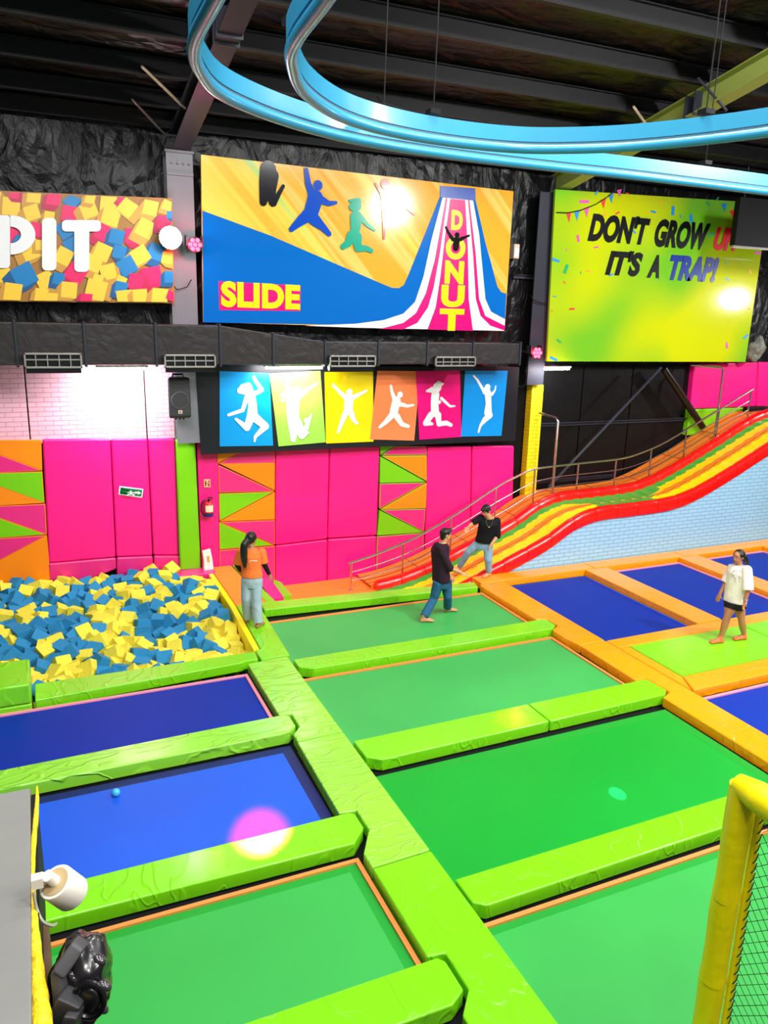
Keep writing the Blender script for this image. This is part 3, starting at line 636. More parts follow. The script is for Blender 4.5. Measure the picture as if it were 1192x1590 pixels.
# tube lights under the duct
for a, b, y, z, pw, lab in ((152, 226, 14.62, 4.03, 75, 'glowing tube light over the pale brick wall above the pit'), (412, 500, 14.5, 4.04, 50, 'glowing tube light at the top of the jumper banner'), (846, 884, 14.6, 3.95, 25, 'short tube light under the lime green sign')):
    pa = ony(a, 568, y); pb = ony(b, 568, y)
    if z < 4: zc = ony(865, 573, y).z
    else: zc = z
    t = thing('tube_light', ((pa.x+pb.x)/2, y, zc), lab, 'light', 'tube lights')
    m = MB(); m.rod((pa.x, y, zc), (pb.x, y, zc), .022, n=12); m.build('glass_tube', TUBE, t, smooth=True)
    m = MB(); m.box(pa.x-.04, pb.x+.04, y-.025, y+.025, zc+.022, zc+.06); m.build('batten', WHITE, t, bevel=.006)
    m = MB(); m.box((pa.x+pb.x)/2-.02, (pa.x+pb.x)/2+.02, y-.02, 15.3 if zc < 4 else y+.02, zc+.06, zc+.085 if zc < 4 else 4.13); m.build('bracket', STEELD, t)
    lamp('tube_glow', 'AREA', ((pa.x+pb.x)/2, y, zc-.05), pw, (1, .97, 1), ((pa.x+pb.x)/2, y+.55, zc-1.0), pb.x-pa.x, .06)
# flood light on the column and red disco lights
p = ony(265, 369, 14.55)
t = thing('flood_light', (p.x, 14.6, p.z-.15), 'round bright flood light on the grey column beside the cube sign', 'light')
m = MB(); m.rod((p.x, 14.70, p.z), (p.x, 14.58, p.z), .17, .20, n=24); m.build('housing', BLACKG, t, bevel=.01)
m = MB(); m.ball((p.x, 14.57, p.z), .19, .06, .19, n=24); m.build('lens', LEDW, t, smooth=True)
m = MB(); m.box(p.x+.10, p.x+.16, 14.62, 14.93, p.z-.03, p.z+.03); m.build('bracket', STEELD, t, bevel=.005)
lamp('flood_glow', 'POINT', (p.x, 14.35, p.z), 18, (1, .97, 1), radius=.12)
for px, py, y, lab in ((303, 380, 14.6, 'red glowing disco light beside the left edge of the slide sign'), (834, 548, 14.55, 'red glowing disco light at the bottom left corner of the lime sign'), (684, 705, 15.0, None)):
    if lab is None: continue
    p = ony(px, py, y)
    t = thing('disco_light', (p.x, y, p.z-.12), lab, 'light', 'disco lights')
    m = MB(); m.rod((p.x, y+.18, p.z), (p.x, y+.02, p.z), .10, .14, n=20); m.build('housing', BLACKG, t, bevel=.008)
    m = MB()
    for k in range(7):
        a = 2*PI*k/6; rr = 0 if k == 6 else .085
        m.ball((p.x+rr*math.cos(a), y, p.z+rr*math.sin(a)), .038, .03, .038, n=12)
    m.build('led_cluster', LEDR, t, smooth=True)
    m = MB(); m.box(p.x-.02, p.x+.02, y+.16, 15.3, p.z-.02, p.z+.02); m.box(p.x-.15, p.x-.13, y+.02, y+.2, p.z-.02, p.z+.16); m.box(p.x+.13, p.x+.15, y+.02, y+.2, p.z-.02, p.z+.16); m.build('bracket', STEELD, t)
    lamp('red_glow', 'POINT', (p.x, y-.25, p.z), 35, (1, .03, .08), radius=.05)
# speaker on the column
a = ony(262, 650, 14.6); b = ony(297, 586, 14.6)
t = thing('loudspeaker', ((a.x+b.x)/2, 14.72, a.z), 'black loudspeaker with a handle on the column left of the jumper banner', 'speaker')
w0, w1 = a.x, b.x-.02
m = MB(); c = (w0+w1)/2
top = [(w0, 14.58), (w1, 14.58), (w1-.08, 14.88), (w0+.08, 14.88)]
m.flat(top, a.z, b.z); m.build('cabinet', mat('speaker_plastic', (38, 38, 42), .4), t, bevel=.04, seg=3)
m = MB(); m.plate([(w0+.03, 14.575, a.z+.05), (w1-.03, 14.575, a.z+.05), (w1-.03, 14.575, b.z-.05), (w0+.03, 14.575, b.z-.05)], .02)
g = m.build('grille', mat('speaker_grille', (52, 52, 56), .5, bump=.4, bscale=60), t, bevel=.008)
m = MB(); m.path([(c+.15*math.cos(2*PI*i/28), 14.572, a.z+.33+.15*math.sin(2*PI*i/28)) for i in range(29)], .012, n=6); m.build('woofer_ring', mat('speaker_ring', (75, 75, 80), .5), g)
m = MB(); m.box(c-.035, c+.035, 14.560, 14.575, a.z+.09, a.z+.15); bd_ = m.build('badge', mat('badge_pale', (225, 222, 215), .4), g, bevel=.003)
m = MB(); m.box(c-.02, c+.02, 14.556, 14.561, a.z+.105, a.z+.135); m.build('badge_mark', mat('badge_orange', (200, 90, 30), .4), bd_)
m = MB(); m.path([(c-.1, 14.7, b.z-.02), (c-.09, 14.7, b.z+.05), (c+.09, 14.7, b.z+.05), (c+.1, 14.7, b.z-.02)], .018, n=8); m.build('handle', BLACK, t)
m = MB(); m.box(c-.04, c+.04, 14.86, 14.94, a.z+.1, a.z+.4); m.build('bracket', STEELD, t)
m = MB()
for q in (-.07, 0, .07): m.rod((c+q, 14.66, a.z), (c+q, 14.66, a.z-.03), .015, n=8)
m.build('knob', BLACK, t)
# small notices
def notice(px0, px1, y, label, bg):
    a = ony(*px0, y); b = ony(*px1, y)
    t = thing('notice_sign', ((a.x+b.x)/2, y, min(a.z, b.z)), label, 'sign')
    return t, a, b
y = 15.17; GS = mat('exit_green', (0, 120, 60), .4)
P = [ony(*q, y-.005) for q in ((185.5, 755), (222.5, 759.5), (220.5, 773), (184, 768))]
t = thing('exit_sign', tuple(sum(P, Vector())/4), 'green fire exit sign with an arrow on the pink wall pad', 'sign')
MB().plate(P, .02).build('plate', WHITE, t, bevel=.003)
cx, cz = sum(p.x for p in P)/4, sum(p.z for p in P)/4
w = (P[1]-P[0]).length/2-.02; h = (P[0].z-P[3].z)/2-.015; an = math.atan2(P[1].z-P[0].z, P[1].x-P[0].x)
def rot2(pts): return [(cx+u*math.cos(an)-v*math.sin(an), v*math.cos(an)+u*math.sin(an)+cz) for u, v in pts]
m = MB(); m.add([(x, y-.008, z) for x, z in rot2([(-w, -h), (w, -h), (w, h), (-w, h)])], [(0, 1, 2, 3)]); m.build('green_field', GS, t)
m = MB()
for s, zc in (('Fire', .45), ('Exit', -.45)):
    vs, fs = text_mesh(s, off=.02); ax = min(v.x for v in vs); bx = max(v.x for v in vs); ay = min(v.y for v in vs); by = max(v.y for v in vs)
    q = rot2([(-w+.02+(v.x-ax)/(bx-ax)*w*.66, h*zc-h*.36+(v.y-ay)/(by-ay)*h*.72) for v in vs]); m.add([(x, y-.012, z) for x, z in q], fs)
m.add([(x, y-.012, z) for x, z in rot2([(w*.35, -.02), (w*.65, -.02), (w*.65, -h*.55), (w*.95, 0), (w*.65, h*.55), (w*.65, .02), (w*.35, .02)])], [(0, 1, 2, 6), (6, 2, 5), (2, 3, 4, 5)])
for ch in ([(-.02, h*.6, h*.2)], [(-.01, h*.3, h*.2), (-.02, -h*.2, h*.18), (-.08, -h*.7, h*.14)], [(-.02, -h*.2, h*.18), (.05, -h*.35, h*.14), (.04, -h*.8, h*.12)], [(-.01, h*.3, h*.14), (-.08, h*.1, h*.1)], [(-.01, h*.3, h*.14), (.06, h*.15, h*.1)]):
    q = rot2([(u, v) for u, v, _ in ch]); limb(m, [(a[0], a[1], c[2]) for a, c in zip(q, ch)], y-.012)
m.build('lettering', WHITE, t)
y = 15.18
a = ony(316.5, 757, y); b = ony(326, 744, y)
t = thing('notice_sign', ((a.x+b.x)/2, y, a.z), 'small square notice above the fire extinguisher', 'sign')
m = MB(); m.box(a.x, b.x, y-.01, y+.02, a.z, b.z); m.build('plate', mat('notice_cream', (235, 190, 150), .5), t, bevel=.003)
m = MB(); W_ = b.x-a.x; H_ = b.z-a.z
for q in ((.15, .35, .15, .85), (.35, .55, .45, .58), (.62, .85, .15, .35), (.70, .85, .15, .85)): m.box(a.x+q[0]*W_, a.x+q[1]*W_, y-.014, y-.01, a.z+q[2]*H_, a.z+q[3]*H_)
m.build('symbol', mat('notice_red', (150, 40, 20), .5), t)
# fire extinguisher
a = ony(324.5, 801, 15.08); zt = ony(324, 772, 15.08).z; X = a.x; Y = 15.08; r = .085
t = thing('fire_extinguisher', (X, Y, a.z), 'red fire extinguisher hung on the pink wall strip', 'fire extinguisher')
h = (zt-a.z)
m = MB(); m.path([(X, Y, a.z), (X, Y, a.z+.02), (X, Y, a.z+h*.66), (X, Y, a.z+h*.74), (X, Y, a.z+h*.78)], [r*.95, r, r, r*.75, r*.35], n=20); m.build('cylinder', mat('extinguisher_red', (215, 20, 20), .3, coat=.4), t, smooth=True)
m = MB(); m.path([(X, Y, a.z-.005), (X, Y, a.z+.07)], [r*1.03, r*1.03], n=20); m.build('base_band', mat('extinguisher_blue', (35, 30, 110), .4), t)
m = MB()
for i in range(-4, 5):
    pass
ang = [R(-90+q) for q in range(-60, 61, 12)]
m.add([(X+r*1.02*math.cos(g), Y+r*1.02*math.sin(g), z) for z in (a.z+h*.25, a.z+h*.6) for g in ang], [(i, i+1, i+1+len(ang), i+len(ang)) for i in range(len(ang)-1)]); m.build('label', mat('label_cream', (240, 225, 190), .5), t)
m = MB(); m.rod((X, Y, a.z+h*.76), (X, Y, a.z+h*.88), .025, n=10); m.box(X-.02, X+.09, Y-.015, Y+.015, a.z+h*.88, a.z+h*.91); m.box(X-.02, X+.08, Y-.012, Y+.012, a.z+h*.96, a.z+h*1.0); m.build('valve', BLACK, t)
m = MB(); m.path([(X-.02, Y, a.z+h*.86), (X-.10, Y, a.z+h*.84), (X-.145, Y, a.z+h*.65), (X-.15, Y, a.z+h*.3), (X-.11, Y, a.z+h*.08), (X-.09, Y-.02, a.z+h*.02)], .014, n=8); m.build('hose', BLACKG, t, smooth=True)
m = MB(); m.box(X-.03, X+.03, Y+.06, 15.2, a.z+h*.5, a.z+h*.56); m.build('wall_bracket', STEELD, t)
# small things in the dark bay left of the lime sign
p = ony(799, 389, 15.2)
t = thing('junction_box', (p.x, 15.2, p.z), 'small pale junction box on the black wall right of the slide sign', 'box')
m = MB(); m.box(p.x-.07, p.x+.07, 15.12, 15.3, p.z-.17, p.z+.13); m.build('case', mat('box_cream', (215, 195, 175), .5), t, bevel=.012)
m = MB(); m.box(p.x-.055, p.x+.055, 15.112, 15.12, p.z-.14, p.z+.05); m.build('cover', mat('box_white', (235, 230, 225), .5), t, bevel=.004)
p = ony(806, 420, 15.2)
m = MB()
for k in range(3): m.path([(p.x+(.09-.008*k)*math.cos(2*PI*i/24), 15.22-.02*k, p.z+(.10-.008*k)*math.sin(2*PI*i/24)) for i in range(25)], .012, n=6)
tag(m.build('cable_coil', BLACK), 'small coil of black cable below the junction box', 'cable')
m = MB(); q = [ony(*z, 14.85) for z in ((823, 458), (828, 466), (838, 470), (850, 471))]; m.path(q, .01, n=6); q = [ony(*z, 14.85) for z in ((262, 436), (275, 450), (290, 446), (297, 434))]; 
tag(m.build('cable', BLACK), 'loose black cable hanging on the dark column', 'cable')
m = MB(); m.path(q, .01, n=6); tag(m.build('cable', BLACK), 'loose black cable on the grey column under the flood light', 'cable')
# crumpled foil clump at the right end of the lime sign
p = ony(1172, 545, 14.9)
m = MB(); m.ball(p, .28, .18, .34, n=18, k=12)
for i, v in enumerate(m.v): m.v[i] = p+(v-p)*(1+.5*noise.noise(v*5))
tag(m.build('foil_clump', foil_mat('clump_foil', (.2, .2, .17), .25, .5, 6)), 'crumpled silver foil hanging at the lower right corner of the lime sign', 'foil')

# ------------------------------------------------------------------ blue glide track under the roof
def catmull(P, n=8):
    P = [Vector(p) for p in P]; out = []
    Q = [P[0]*2-P[1]]+P+[P[-1]*2-P[-2]]
    for i in range(1, len(Q)-2):
        a, b, c, d = Q[i-1:i+3]
        for k in range(n):
            u = k/n; out.append(.5*((2*b)+(c-a)*u+(2*a-5*b+4*c-d)*u*u+(3*b-a-3*c+d)*u**3))
    out.append(P[-1]); return out
ZT = 6.6
T1 = [(.90, .4), (.93, 2.0), (.96, 3.5), (.98, 4.4), (1.01, 5.09), (1.15, 5.65), (1.44, 6.19), (2.09, 6.72), (2.88, 7.08), (3.86, 7.22), (4.99, 7.22), (6.15, 7.17), (8.11, 7.18), (10.2, 7.25), (12.2, 7.4), (14.2, 7.7)]
T2 = [(1.28, .4), (1.34, 1.9), (1.4, 3.3), (1.47, 4.13), (1.52, 4.75), (1.62, 5.16), (1.93, 5.82), (2.47, 6.38), (3.19, 6.66), (3.99, 6.68), (4.55, 6.48), (5.13, 5.94), (5.6, 5.04), (5.8, 4.0), (5.75, 2.6), (5.6, 1.0)]
for TT, lab in ((T1, 'outer blue curved glide track under the roof, nearer the slide sign'), (T2, 'inner blue curved glide track under the roof')):
    C = catmull([(x, y, ZT) for x, y in TT])
    t = thing('glide_track', tuple(C[len(C)//2]), lab, 'track', 'glide tracks')
    MB().path(C, .043, n=16).build('rail_tube', TRACK, t, smooth=True)
    m = MB(); n = len(C)
    rg = []
    for i, p in enumerate(C):
        d = (C[min(i+1, n-1)]-C[max(i-1, 0)]).normalized(); s = d.cross(Vector((0, 0, 1)))
        rg.append([p+s*.03+Vector((0, 0, .055)), p-s*.03+Vector((0, 0, .055)), p-s*.03+Vector((0, 0, .18)), p+s*.03+Vector((0, 0, .18))])
    m.rings(rg); m.build('rail_beam', TRACK, t, smooth=True)
    MB().path([p+Vector((0, 0, .048)) for p in C], .022, n=8).build('groove', GROOVE, t)
    for i in range(14, n-6, 26):
        p = C[i]; m = MB(); m.rod(p+Vector((0, 0, .2)), Vector((p.x+.05, p.y, zpb(p.y))), .006, n=6); m.box(p.x-.05, p.x+.05, p.y-.05, p.y+.05, p.z+.2, p.z+.24); m.build('hanger', BLACK, t)
# ------------------------------------------------------------------ padded frame pads
def pad(poly, mt, label, top=0.0, bot=-.15, name='frame_pad', bevel=.018, group='padded frame covers'):
    a = sum(poly[i][0]*poly[(i+1) % len(poly)][1]-poly[(i+1) % len(poly)][0]*poly[i][1] for i in range(len(poly)))
    if a < 0: poly = poly[::-1]
    o = MB().flat(poly, bot, top).build(name, mt, bevel=bevel, seg=3)
    return tag(o, label, 'pad', group)
def rect(x0, x1, y0, y1): return [(x0, y0), (x1, y0), (x1, y1), (x0, y1)]
pad([(2.98, 12.88), (3.36, 12.88), (3.25, 10.58), (2.80, 10.56), (2.80, 10.92), (2.89, 10.95)], LIME, 'lime frame pad under the woman in orange, between foam pit and far green trampoline')
pad([(2.57, 10.50), (3.2, 10.55), (3.2, 8.19), (2.6, 8.17), (2.60, 8.34), (2.73, 8.5), (2.73, 8.83), (2.57, 8.86)], LIME2, 'wrinkled lime pad of the long centre strip, beside the deep blue trampoline')
pad([(2.59, 8.15), (3.2, 8.17), (3.2, 5.79), (2.57, 5.77), (2.57, 5.98), (2.76, 6.3), (2.76, 6.63), (2.57, 6.66)], LIME2, 'wrinkled lime pad of the long centre strip, beside the bright blue trampoline')
pad([(2.57, 5.75), (3.2, 5.77), (3.2, 1.6), (2.57, 1.6), (2.57, 4.03), (2.73, 4.22), (2.73, 4.6), (2.57, 4.62)], LIME, 'lime pad of the long centre strip, its nearest length at the bottom edge')
pad([(-.32, 10.41), (2.5, 10.56), (2.56, 10.6), (2.76, 10.6), (2.78, 10.88), (-.32, 10.92)], LIME, 'wrinkled lime pad along the front of the foam pit')
pad([(-3, 8.40), (2.56, 8.38), (2.69, 8.52), (2.69, 8.78), (2.62, 8.84), (-3, 8.76)], LIME2, 'lime cross pad between the deep blue and the bright blue trampoline', .01)
pad([(-1.6, 6.22), (2.54, 6.14), (2.72, 6.34), (2.72, 6.58), (2.66, 6.62), (-1.6, 6.62)], LIME, 'lime cross pad with the orange light patch in front of the bright blue trampoline', .01)
pad([(-1.6, 4.15), (2.54, 4.13), (2.69, 4.22), (2.69, 4.52), (2.64, 4.58), (-1.6, 4.6)], LIME, 'lime cross pad at the bottom edge in front of the near left green trampoline', .01)
pad([(3.38, 12.50), (7.56, 12.24), (7.64, 12.52), (3.40, 12.88)], LIME, 'long lime pad along the far side of the far green trampoline')
pad([(3.24, 10.38), (3.24, 10.1), (3.42, 9.98), (7.68, 9.98), (7.82, 10.1), (7.82, 10.33), (7.75, 10.4)], LIME, 'lime cross pad between the far and the middle green trampoline', .01)
pad([(3.23, 7.91), (3.24, 7.52), (3.40, 7.40), (5.78, 7.42), (5.78, 7.92)], LIME, 'lime cross pad in front of the middle green trampoline, left length', .01)
pad([(5.80, 7.42), (7.76, 7.44), (7.87, 7.54), (7.84, 7.92), (5.80, 7.92)], LIME, 'lime cross pad in front of the middle green trampoline, right length', .01)
pad([(3.22, 5.32), (3.22, 5.0), (3.32, 4.92), (7.66, 4.94), (7.66, 5.34)], LIME, 'lime cross pad in front of the vivid green trampoline', .01)
pad([(3.22, 2.4), (7.66, 2.4), (7.66, 2.95), (3.22, 2.95)], LIME, 'lime cross pad under the yellow net post', .0)
pad([(7.64, 12.3), (7.72, 12.40), (8.21, 12.40), (8.21, 9.29), (7.70, 9.27), (7.64, 9.6), (7.66, 9.96), (7.86, 10.08), (7.86, 10.36), (7.78, 10.43), (7.66, 10.43)], ORANGE, 'long orange pad between the far green and the far blue trampoline')
pad([(7.70, 9.25), (8.21, 9.27), (8.21, 3), (7.68, 3), (7.68, 7.40), (7.90, 7.50), (7.87, 7.96), (7.68, 7.96)], ORANGE, 'long orange pad running to the right edge beside the vivid green trampoline')
for k, (xa, xb, lab) in enumerate(((7.74, 10.5, 'behind the far blue trampoline'), (10.52, 13.0, 'behind the second far blue trampoline'), (13.02, 17, 'at the far right end'))):
    pad([(xa, 12.42), (xb, 12.40), (xb, 12.80), (xa, 12.80)], ORANGE, 'orange pad along the light blue brick wall, %s' % lab)
pad(rect(10.24, 10.8, 9.3, 12.38), ORANGE, 'orange pad between the two far blue trampolines')
pad(rect(12.80, 13.36, 9.3, 12.38), ORANGE, 'orange pad behind the woman in white, right of the second far blue trampoline')
pad(rect(15.4, 16.0, 9.3, 12.38), ORANGE, 'orange pad at the far right edge past the third blue trampoline')
pad(rect(8.23, 17, 8.97, 9.27), ORANGE, 'orange pad along the far side of the raised green platform')
pad([(8.23, 7.42), (8.42, 7.8), (8.42, 8.95), (8.23, 8.95)], ORANGE, 'orange pad at the left end of the raised green platform')
pad([(8.25, 7.40), (17, 7.40), (17, 7.81), (8.44, 7.81)], ORANGE, 'orange pad along the near side of the raised green platform')
pad(rect(8.44, 10.9, 7.83, 8.95), LIME, 'green padded platform top under the woman in white', .005, name='platform_pad', bevel=.02)
pad(rect(10.92, 17, 7.83, 8.95), LIME, 'green padded platform top at the right edge behind the woman in white', .005, name='platform_pad', bevel=.02)
# lime green corner block left of the pit, orange ledge, boards beside it
m = MB(); m.box(-1.4, -.36, 10.36, 11.2, -.6, -.02); 
t = thing('corner_block', (-.9, 10.7, -.6), 'green padded block at the left edge in front of the foam pit', 'block')
m.build('lower_cushion', WLIME, t, bevel=.03, seg=3)
m = MB(); m.box(-1.4, -.36, 10.36, 11.2, -.015, .27); m.build('upper_cushion', LIME, t, bevel=.035, seg=3)
pad([(2.97, 12.9), (3.52, 12.9), (3.40, 15.14), (2.98, 15.14)], ROPE, 'orange padded ledge between the foam pit and the corner by the extinguisher', 0, -.6, 'ledge_pad')
m = MB(); m.prism([(3.43, 15.1, .02), (3.55, 15.1, .02), (3.73, 12.95, -.06), (3.56, 12.95, -.06)], [(3.43, 15.1, -.5), (3.55, 15.1, -.5), (3.73, 12.95, -.55), (3.56, 12.95, -.55)])
tag(m.build('edge_board', WLIME, bevel=.02), 'narrow green edge board right of the orange ledge', 'board')
m = MB(); a = onz(409, 897, -.2); b = onz(431, 928, -.32)
d = (b-a).normalized(); s = d.cross(Vector((0, 0, 1))).normalized()
loop = lambda c, w, h: [c-s*w-Vector((0, 0, h)), c+s*w-Vector((0, 0, h)), c+s*w, c-s*w]
m.rings([loop(a+d*(b-a).length*u, .13, .22) for u in (0, .3, .33, .62, .65, 1.0)])
tag(m.build('bolster', PINK2, bevel=.02, seg=2), 'pink padded bolster lying right of the woman in orange', 'bolster')
q = [onz(*p, -.55) for p in ((423, 905), (437, 911), (453, 931), (430, 934))]
m = MB(); m.prism([p+Vector((0, 0, .1)) for p in q], [p-Vector((0, 0, .07)) for p in q]); tag(m.build('wedge_mat', WLIME, bevel=.015), 'small green wedge mat on the floor right of the pink bolster', 'mat')
m = MB(); m.box(3.74, 7.1, 12.92, 15.16, ZF, ZF+.03); tag(m.build('floor_mat', ROPE), 'orange floor mat at the foot of the slide', 'mat')
p = ony(323, 885, 15.05)
t = thing('paper_bag', (p.x, 15.0, .01), 'white paper bag standing on the corner ledge below the extinguisher', 'bag')
m = MB(); m.rings([[(p.x-.10, 14.93, .01), (p.x+.09, 14.93, .01), (p.x+.09, 15.06, .01), (p.x-.10, 15.06, .01)], [(p.x-.09, 14.96, .2), (p.x+.08, 14.96, .2), (p.x+.08, 15.06, .2), (p.x-.09, 15.06, .2)], [(p.x-.11, 15.0, .40), (p.x+.05, 15.0, .43), (p.x+.05, 15.05, .43), (p.x-.11, 15.05, .40)]])
m.build('sack', mat('paper_white', (240, 232, 222), .7, bump=.3, bscale=14), t, bevel=.01)
m = MB(); m.box(p.x-.03, p.x+.02, 14.955, 14.965, .12, .3); m.build('print', mat('print_tan', (205, 170, 110), .6), t)

# ------------------------------------------------------------------ trampolines
def trampoline(x0, x1, y0, y1, bed, edge, pipe, label, bw=.12, z=-.115):
    t = thing('trampoline', ((x0+x1)/2, (y0+y1)/2, z-.04), label, 'trampoline', 'trampoline beds')
    m = MB(); m.box(x0+bw, x1-bw, y0+bw, y1-bw, z-.015, z+.003); m.build('bed', bed, t)
    def ring(o, i, z0, z1, mt, nm):
        m = MB()
        for q in ((x0+o, x1-o, y0+o, y0+i), (x0+o, x1-o, y1-i, y1-o), (x0+o, x0+i, y0+i, y1-i), (x1-i, x1-o, y0+i, y1-i)): m.box(*q, z0, z1)
        m.build(nm, mt, t)
    ring(0, bw+.005, z-.015, z, edge, 'border')
    if pipe: ring(0, .045, z, z+.022, pipe, 'piping')
trampoline(-3, 2.53, 8.78, 10.36, BLUE_A, BLUE_A, PIPE_P, 'deep blue trampoline bed in front of the foam pit')
trampoline(-1.6, 2.54, 6.5, 8.28, BLUE_B, BLUE_E, None, 'bright blue trampoline bed with the small ball on it', .13)
trampoline(-1.6, 2.545, 4.45, 6.05, GREEN_C, GREEN_E, PIPE_O, 'green trampoline bed at the lower left behind the stage light', .14)
trampoline(3.10, 7.60, 10.3, 12.16, GREEN_A, GREEN_A, PIPE_O, 'far green trampoline bed under the man in the dark shirt')
trampoline(3.10, 7.60, 7.82, 9.90, GREEN_A, GREEN_A, PIPE_O, 'middle green trampoline bed in the row of four')
trampoline(3.13, 7.62, 5.25, 7.28, GREEN_B, GREEN_E, None, 'vivid green trampoline bed with the small cyan light spot', .13)
trampoline(3.12, 7.64, 2.85, 4.84, GREEN_C, GREEN_E, PIPE_O, 'nearest green trampoline bed behind the yellow post', .13)
trampoline(8.2, 10.2, 9.2, 12.33, BLUE_A, BLUE_B, None, 'far blue trampoline bed right of the man in black', .03)
trampoline(10.75, 12.76, 9.2, 12.33, BLUE_A, BLUE_A, PIPE_P, 'second far blue trampoline bed behind the woman in white')
trampoline(13.3, 15.35, 9.2, 12.33, BLUE_A, BLUE_A, PIPE_P, 'third far blue trampoline bed at the right edge')
trampoline(8.2, 15, 4.8, 7.32, BLUE_A, BLUE_A, PIPE_P, 'blue trampoline bed at the right edge in front of the raised green platform')
p = onz(180, 1231, -.07)
tag(MB().ball((p.x, p.y, -.112+.045), .045, n=20, k=12).build('toy_ball', mat('ball_cyan', (70, 185, 220), .4), smooth=True), 'small light blue ball on the bright blue trampoline', 'ball')

# ------------------------------------------------------------------ foam pit
m = MB(); m.box(-1.3, 2.84, 10.95, 15.1, ZF, ZF+.04); tag(m.build('pit_liner', BLACK), 'dark liner under the foam cubes', 'liner')
m = MB(); m.flat([(2.78, 10.95), (2.88, 10.95), (2.965, 12.9), (2.965, 15.12), (2.87, 15.12), (2.86, 12.9)], ZF, -.005); tag(m.build('pit_edge', YELLOW, bevel=.02), 'yellow padded side of the foam pit', 'pad')
def cube_mb(s):
    m = MB(); h = s/2; rr = random.Random(5)
    c = [Vector((sx*h*(1+rr.uniform(-.06, .06)), sy*h*(1+rr.uniform(-.06, .06)), sz*h*(1+rr.uniform(-.06, .06)))) for sz in (-1, 1) for sx, sy in ((-1,-1),(1,-1),(1,1),(-1,1))]
    m.add(c, [(0,3,2,1),(4,5,6,7),(0,1,5,4),(1,2,6,5),(2,3,7,6),(3,0,4,7)]); return m
protos = {}
rr = random.Random(11)
pts = []
def surf(x, y): return -.24 + .36*max(0, (y-11.6)/3.6)**1.3 + .10*noise.noise(Vector((x*.9, y*.9, 2)))
tries = 0
while len(pts) < 290 and tries < 60000:
    tries += 1
    x = rr.uniform(-.95, 2.76); y = rr.uniform(11.05, 15.0)
    if x < -.3 and y < 11.35: continue
    if x > 2.2 and y > 14.62: continue
    if all((x-a)**2+(y-b)**2 > .192**2 for a, b in pts): pts.append((x, y))
low = MB()
CUBE = {}
for k, (x, y) in enumerate(pts):
    yel = rr.random() < .48
    if yel not in CUBE:
        o = cube_mb(.235).build('foam_cube', FY if yel else FB, bevel=.012, seg=2, origin=(0, 0, 0))
        o['label'] = 'yellow foam cube in the foam pit' if yel else 'blue foam cube in the foam pit'; o['category'] = 'foam cube'
        o['group'] = 'yellow foam cubes in the pit' if yel else 'blue foam cubes in the pit'
        CUBE[yel] = o
    else:
        o = CUBE[yel].copy(); COL.objects.link(o)
    o.location = (x, y, surf(x, y)-.06+rr.uniform(-.05, .05))
    o.rotation_euler = (rr.uniform(-.7, .7), rr.uniform(-.7, .7), rr.uniform(0, PI))
    s = rr.uniform(.92, 1.1); o.scale = (s, s*rr.uniform(.92, 1.08), s)
low = MB()
for i in range(20):
    for j in range(20):
        x = -1.05+.195*i; y = 11.05+.2*j
        if x > 2.72: continue
        e = Matrix.Rotation(rr.uniform(0, 3), 3, 'Z') @ Matrix.Rotation(rr.uniform(-.6, .6), 3, 'X')
        c = Vector((x, y, surf(x, y)-.27))
        mm = cube_mb(.23); low.add([c+e @ v for v in mm.v], mm.f, rr.randint(0, 1))
o = low.build('foam_cubes', [FY, FB]); tag(o, 'lower layer of yellow and blue foam cubes between the top ones', 'foam cubes', None, 'stuff')

# ------------------------------------------------------------------ slide
SP = [(5.6, -.60), (6.3, -.57), (6.9, -.48), (7.6, -.28), (8.43, .05), (9.55, .50), (10.2, .86), (10.8, 1.02), (11.7, 1.05), (12.8, 1.10), (13.5, 1.26), (14.4, 1.62), (15.6, 2.18), (16.5, 2.60), (17.1, 2.76), (18.0, 2.80), (19.5, 2.80)]
def zS(x):
    for i in range(len(SP)-1):
        if SP[i][0] <= x <= SP[i+1][0]:
            a, b = SP[i], SP[i+1]; p = SP[max(i-1, 0)]; n = SP[min(i+2, len(SP)-1)]
            h = b[0]-a[0]; u = (x-a[0])/h
            ma = (b[1]-p[1])/(b[0]-p[0])*h if i else (b[1]-a[1]); mb = (n[1]-a[1])/(n[0]-a[0])*h
            return (2*u**3-3*u*u+1)*a[1]+(u**3-2*u*u+u)*ma+(-2*u**3+3*u*u)*b[1]+(u**3-u*u)*mb
    return SP[0][1] if x < SP[0][0] else SP[-1][1]
t = thing('slide', (12, 13.55, ZF), 'long wavy red slide with green, yellow and orange runs beside the brick wall', 'slide')
nx, ny = 330, 44; X0, X1, YA, YB_ = 6.2, 18.6, 12.95, 14.12
vs, fs, ms = [], [], []
for i in range(nx+1):
    x = X0+(X1-X0)*i/nx
    for j in range(ny+1):
        v = j/ny; y = YB_+(YA-YB_)*v
        lane = abs((v*2) % 1-.5)*2
        vs.append((x, y, zS(x)+.03*lane**2+.010*math.sin(2*PI*x/.30)))
def scol(x, v):
    w = .028*math.sin(2*PI*x/.30); g = 1.0
    if 10.75 < x < 13.4: g = max(0, max((11.35-x)/.6, (x-12.35-.9*(1-v))/.6)); g = min(1, g)
    if .525 < v < .545: return 3
    if v < .5+.03:
        a = .5-(.5-.19)*g+w*(g > .05); b = .5-(.5-.40)*min(1, g*1.0)+w
        if v < a: return 0
        if v < b: return 1
        return 2 if g > .3 else 0
    a = .545+.05*g+w; b = .545+(.88-.545)*g+w
    if g < .05: return 0
    if v < a and g > .4: return 2
    if v < b: return 1
    return 0
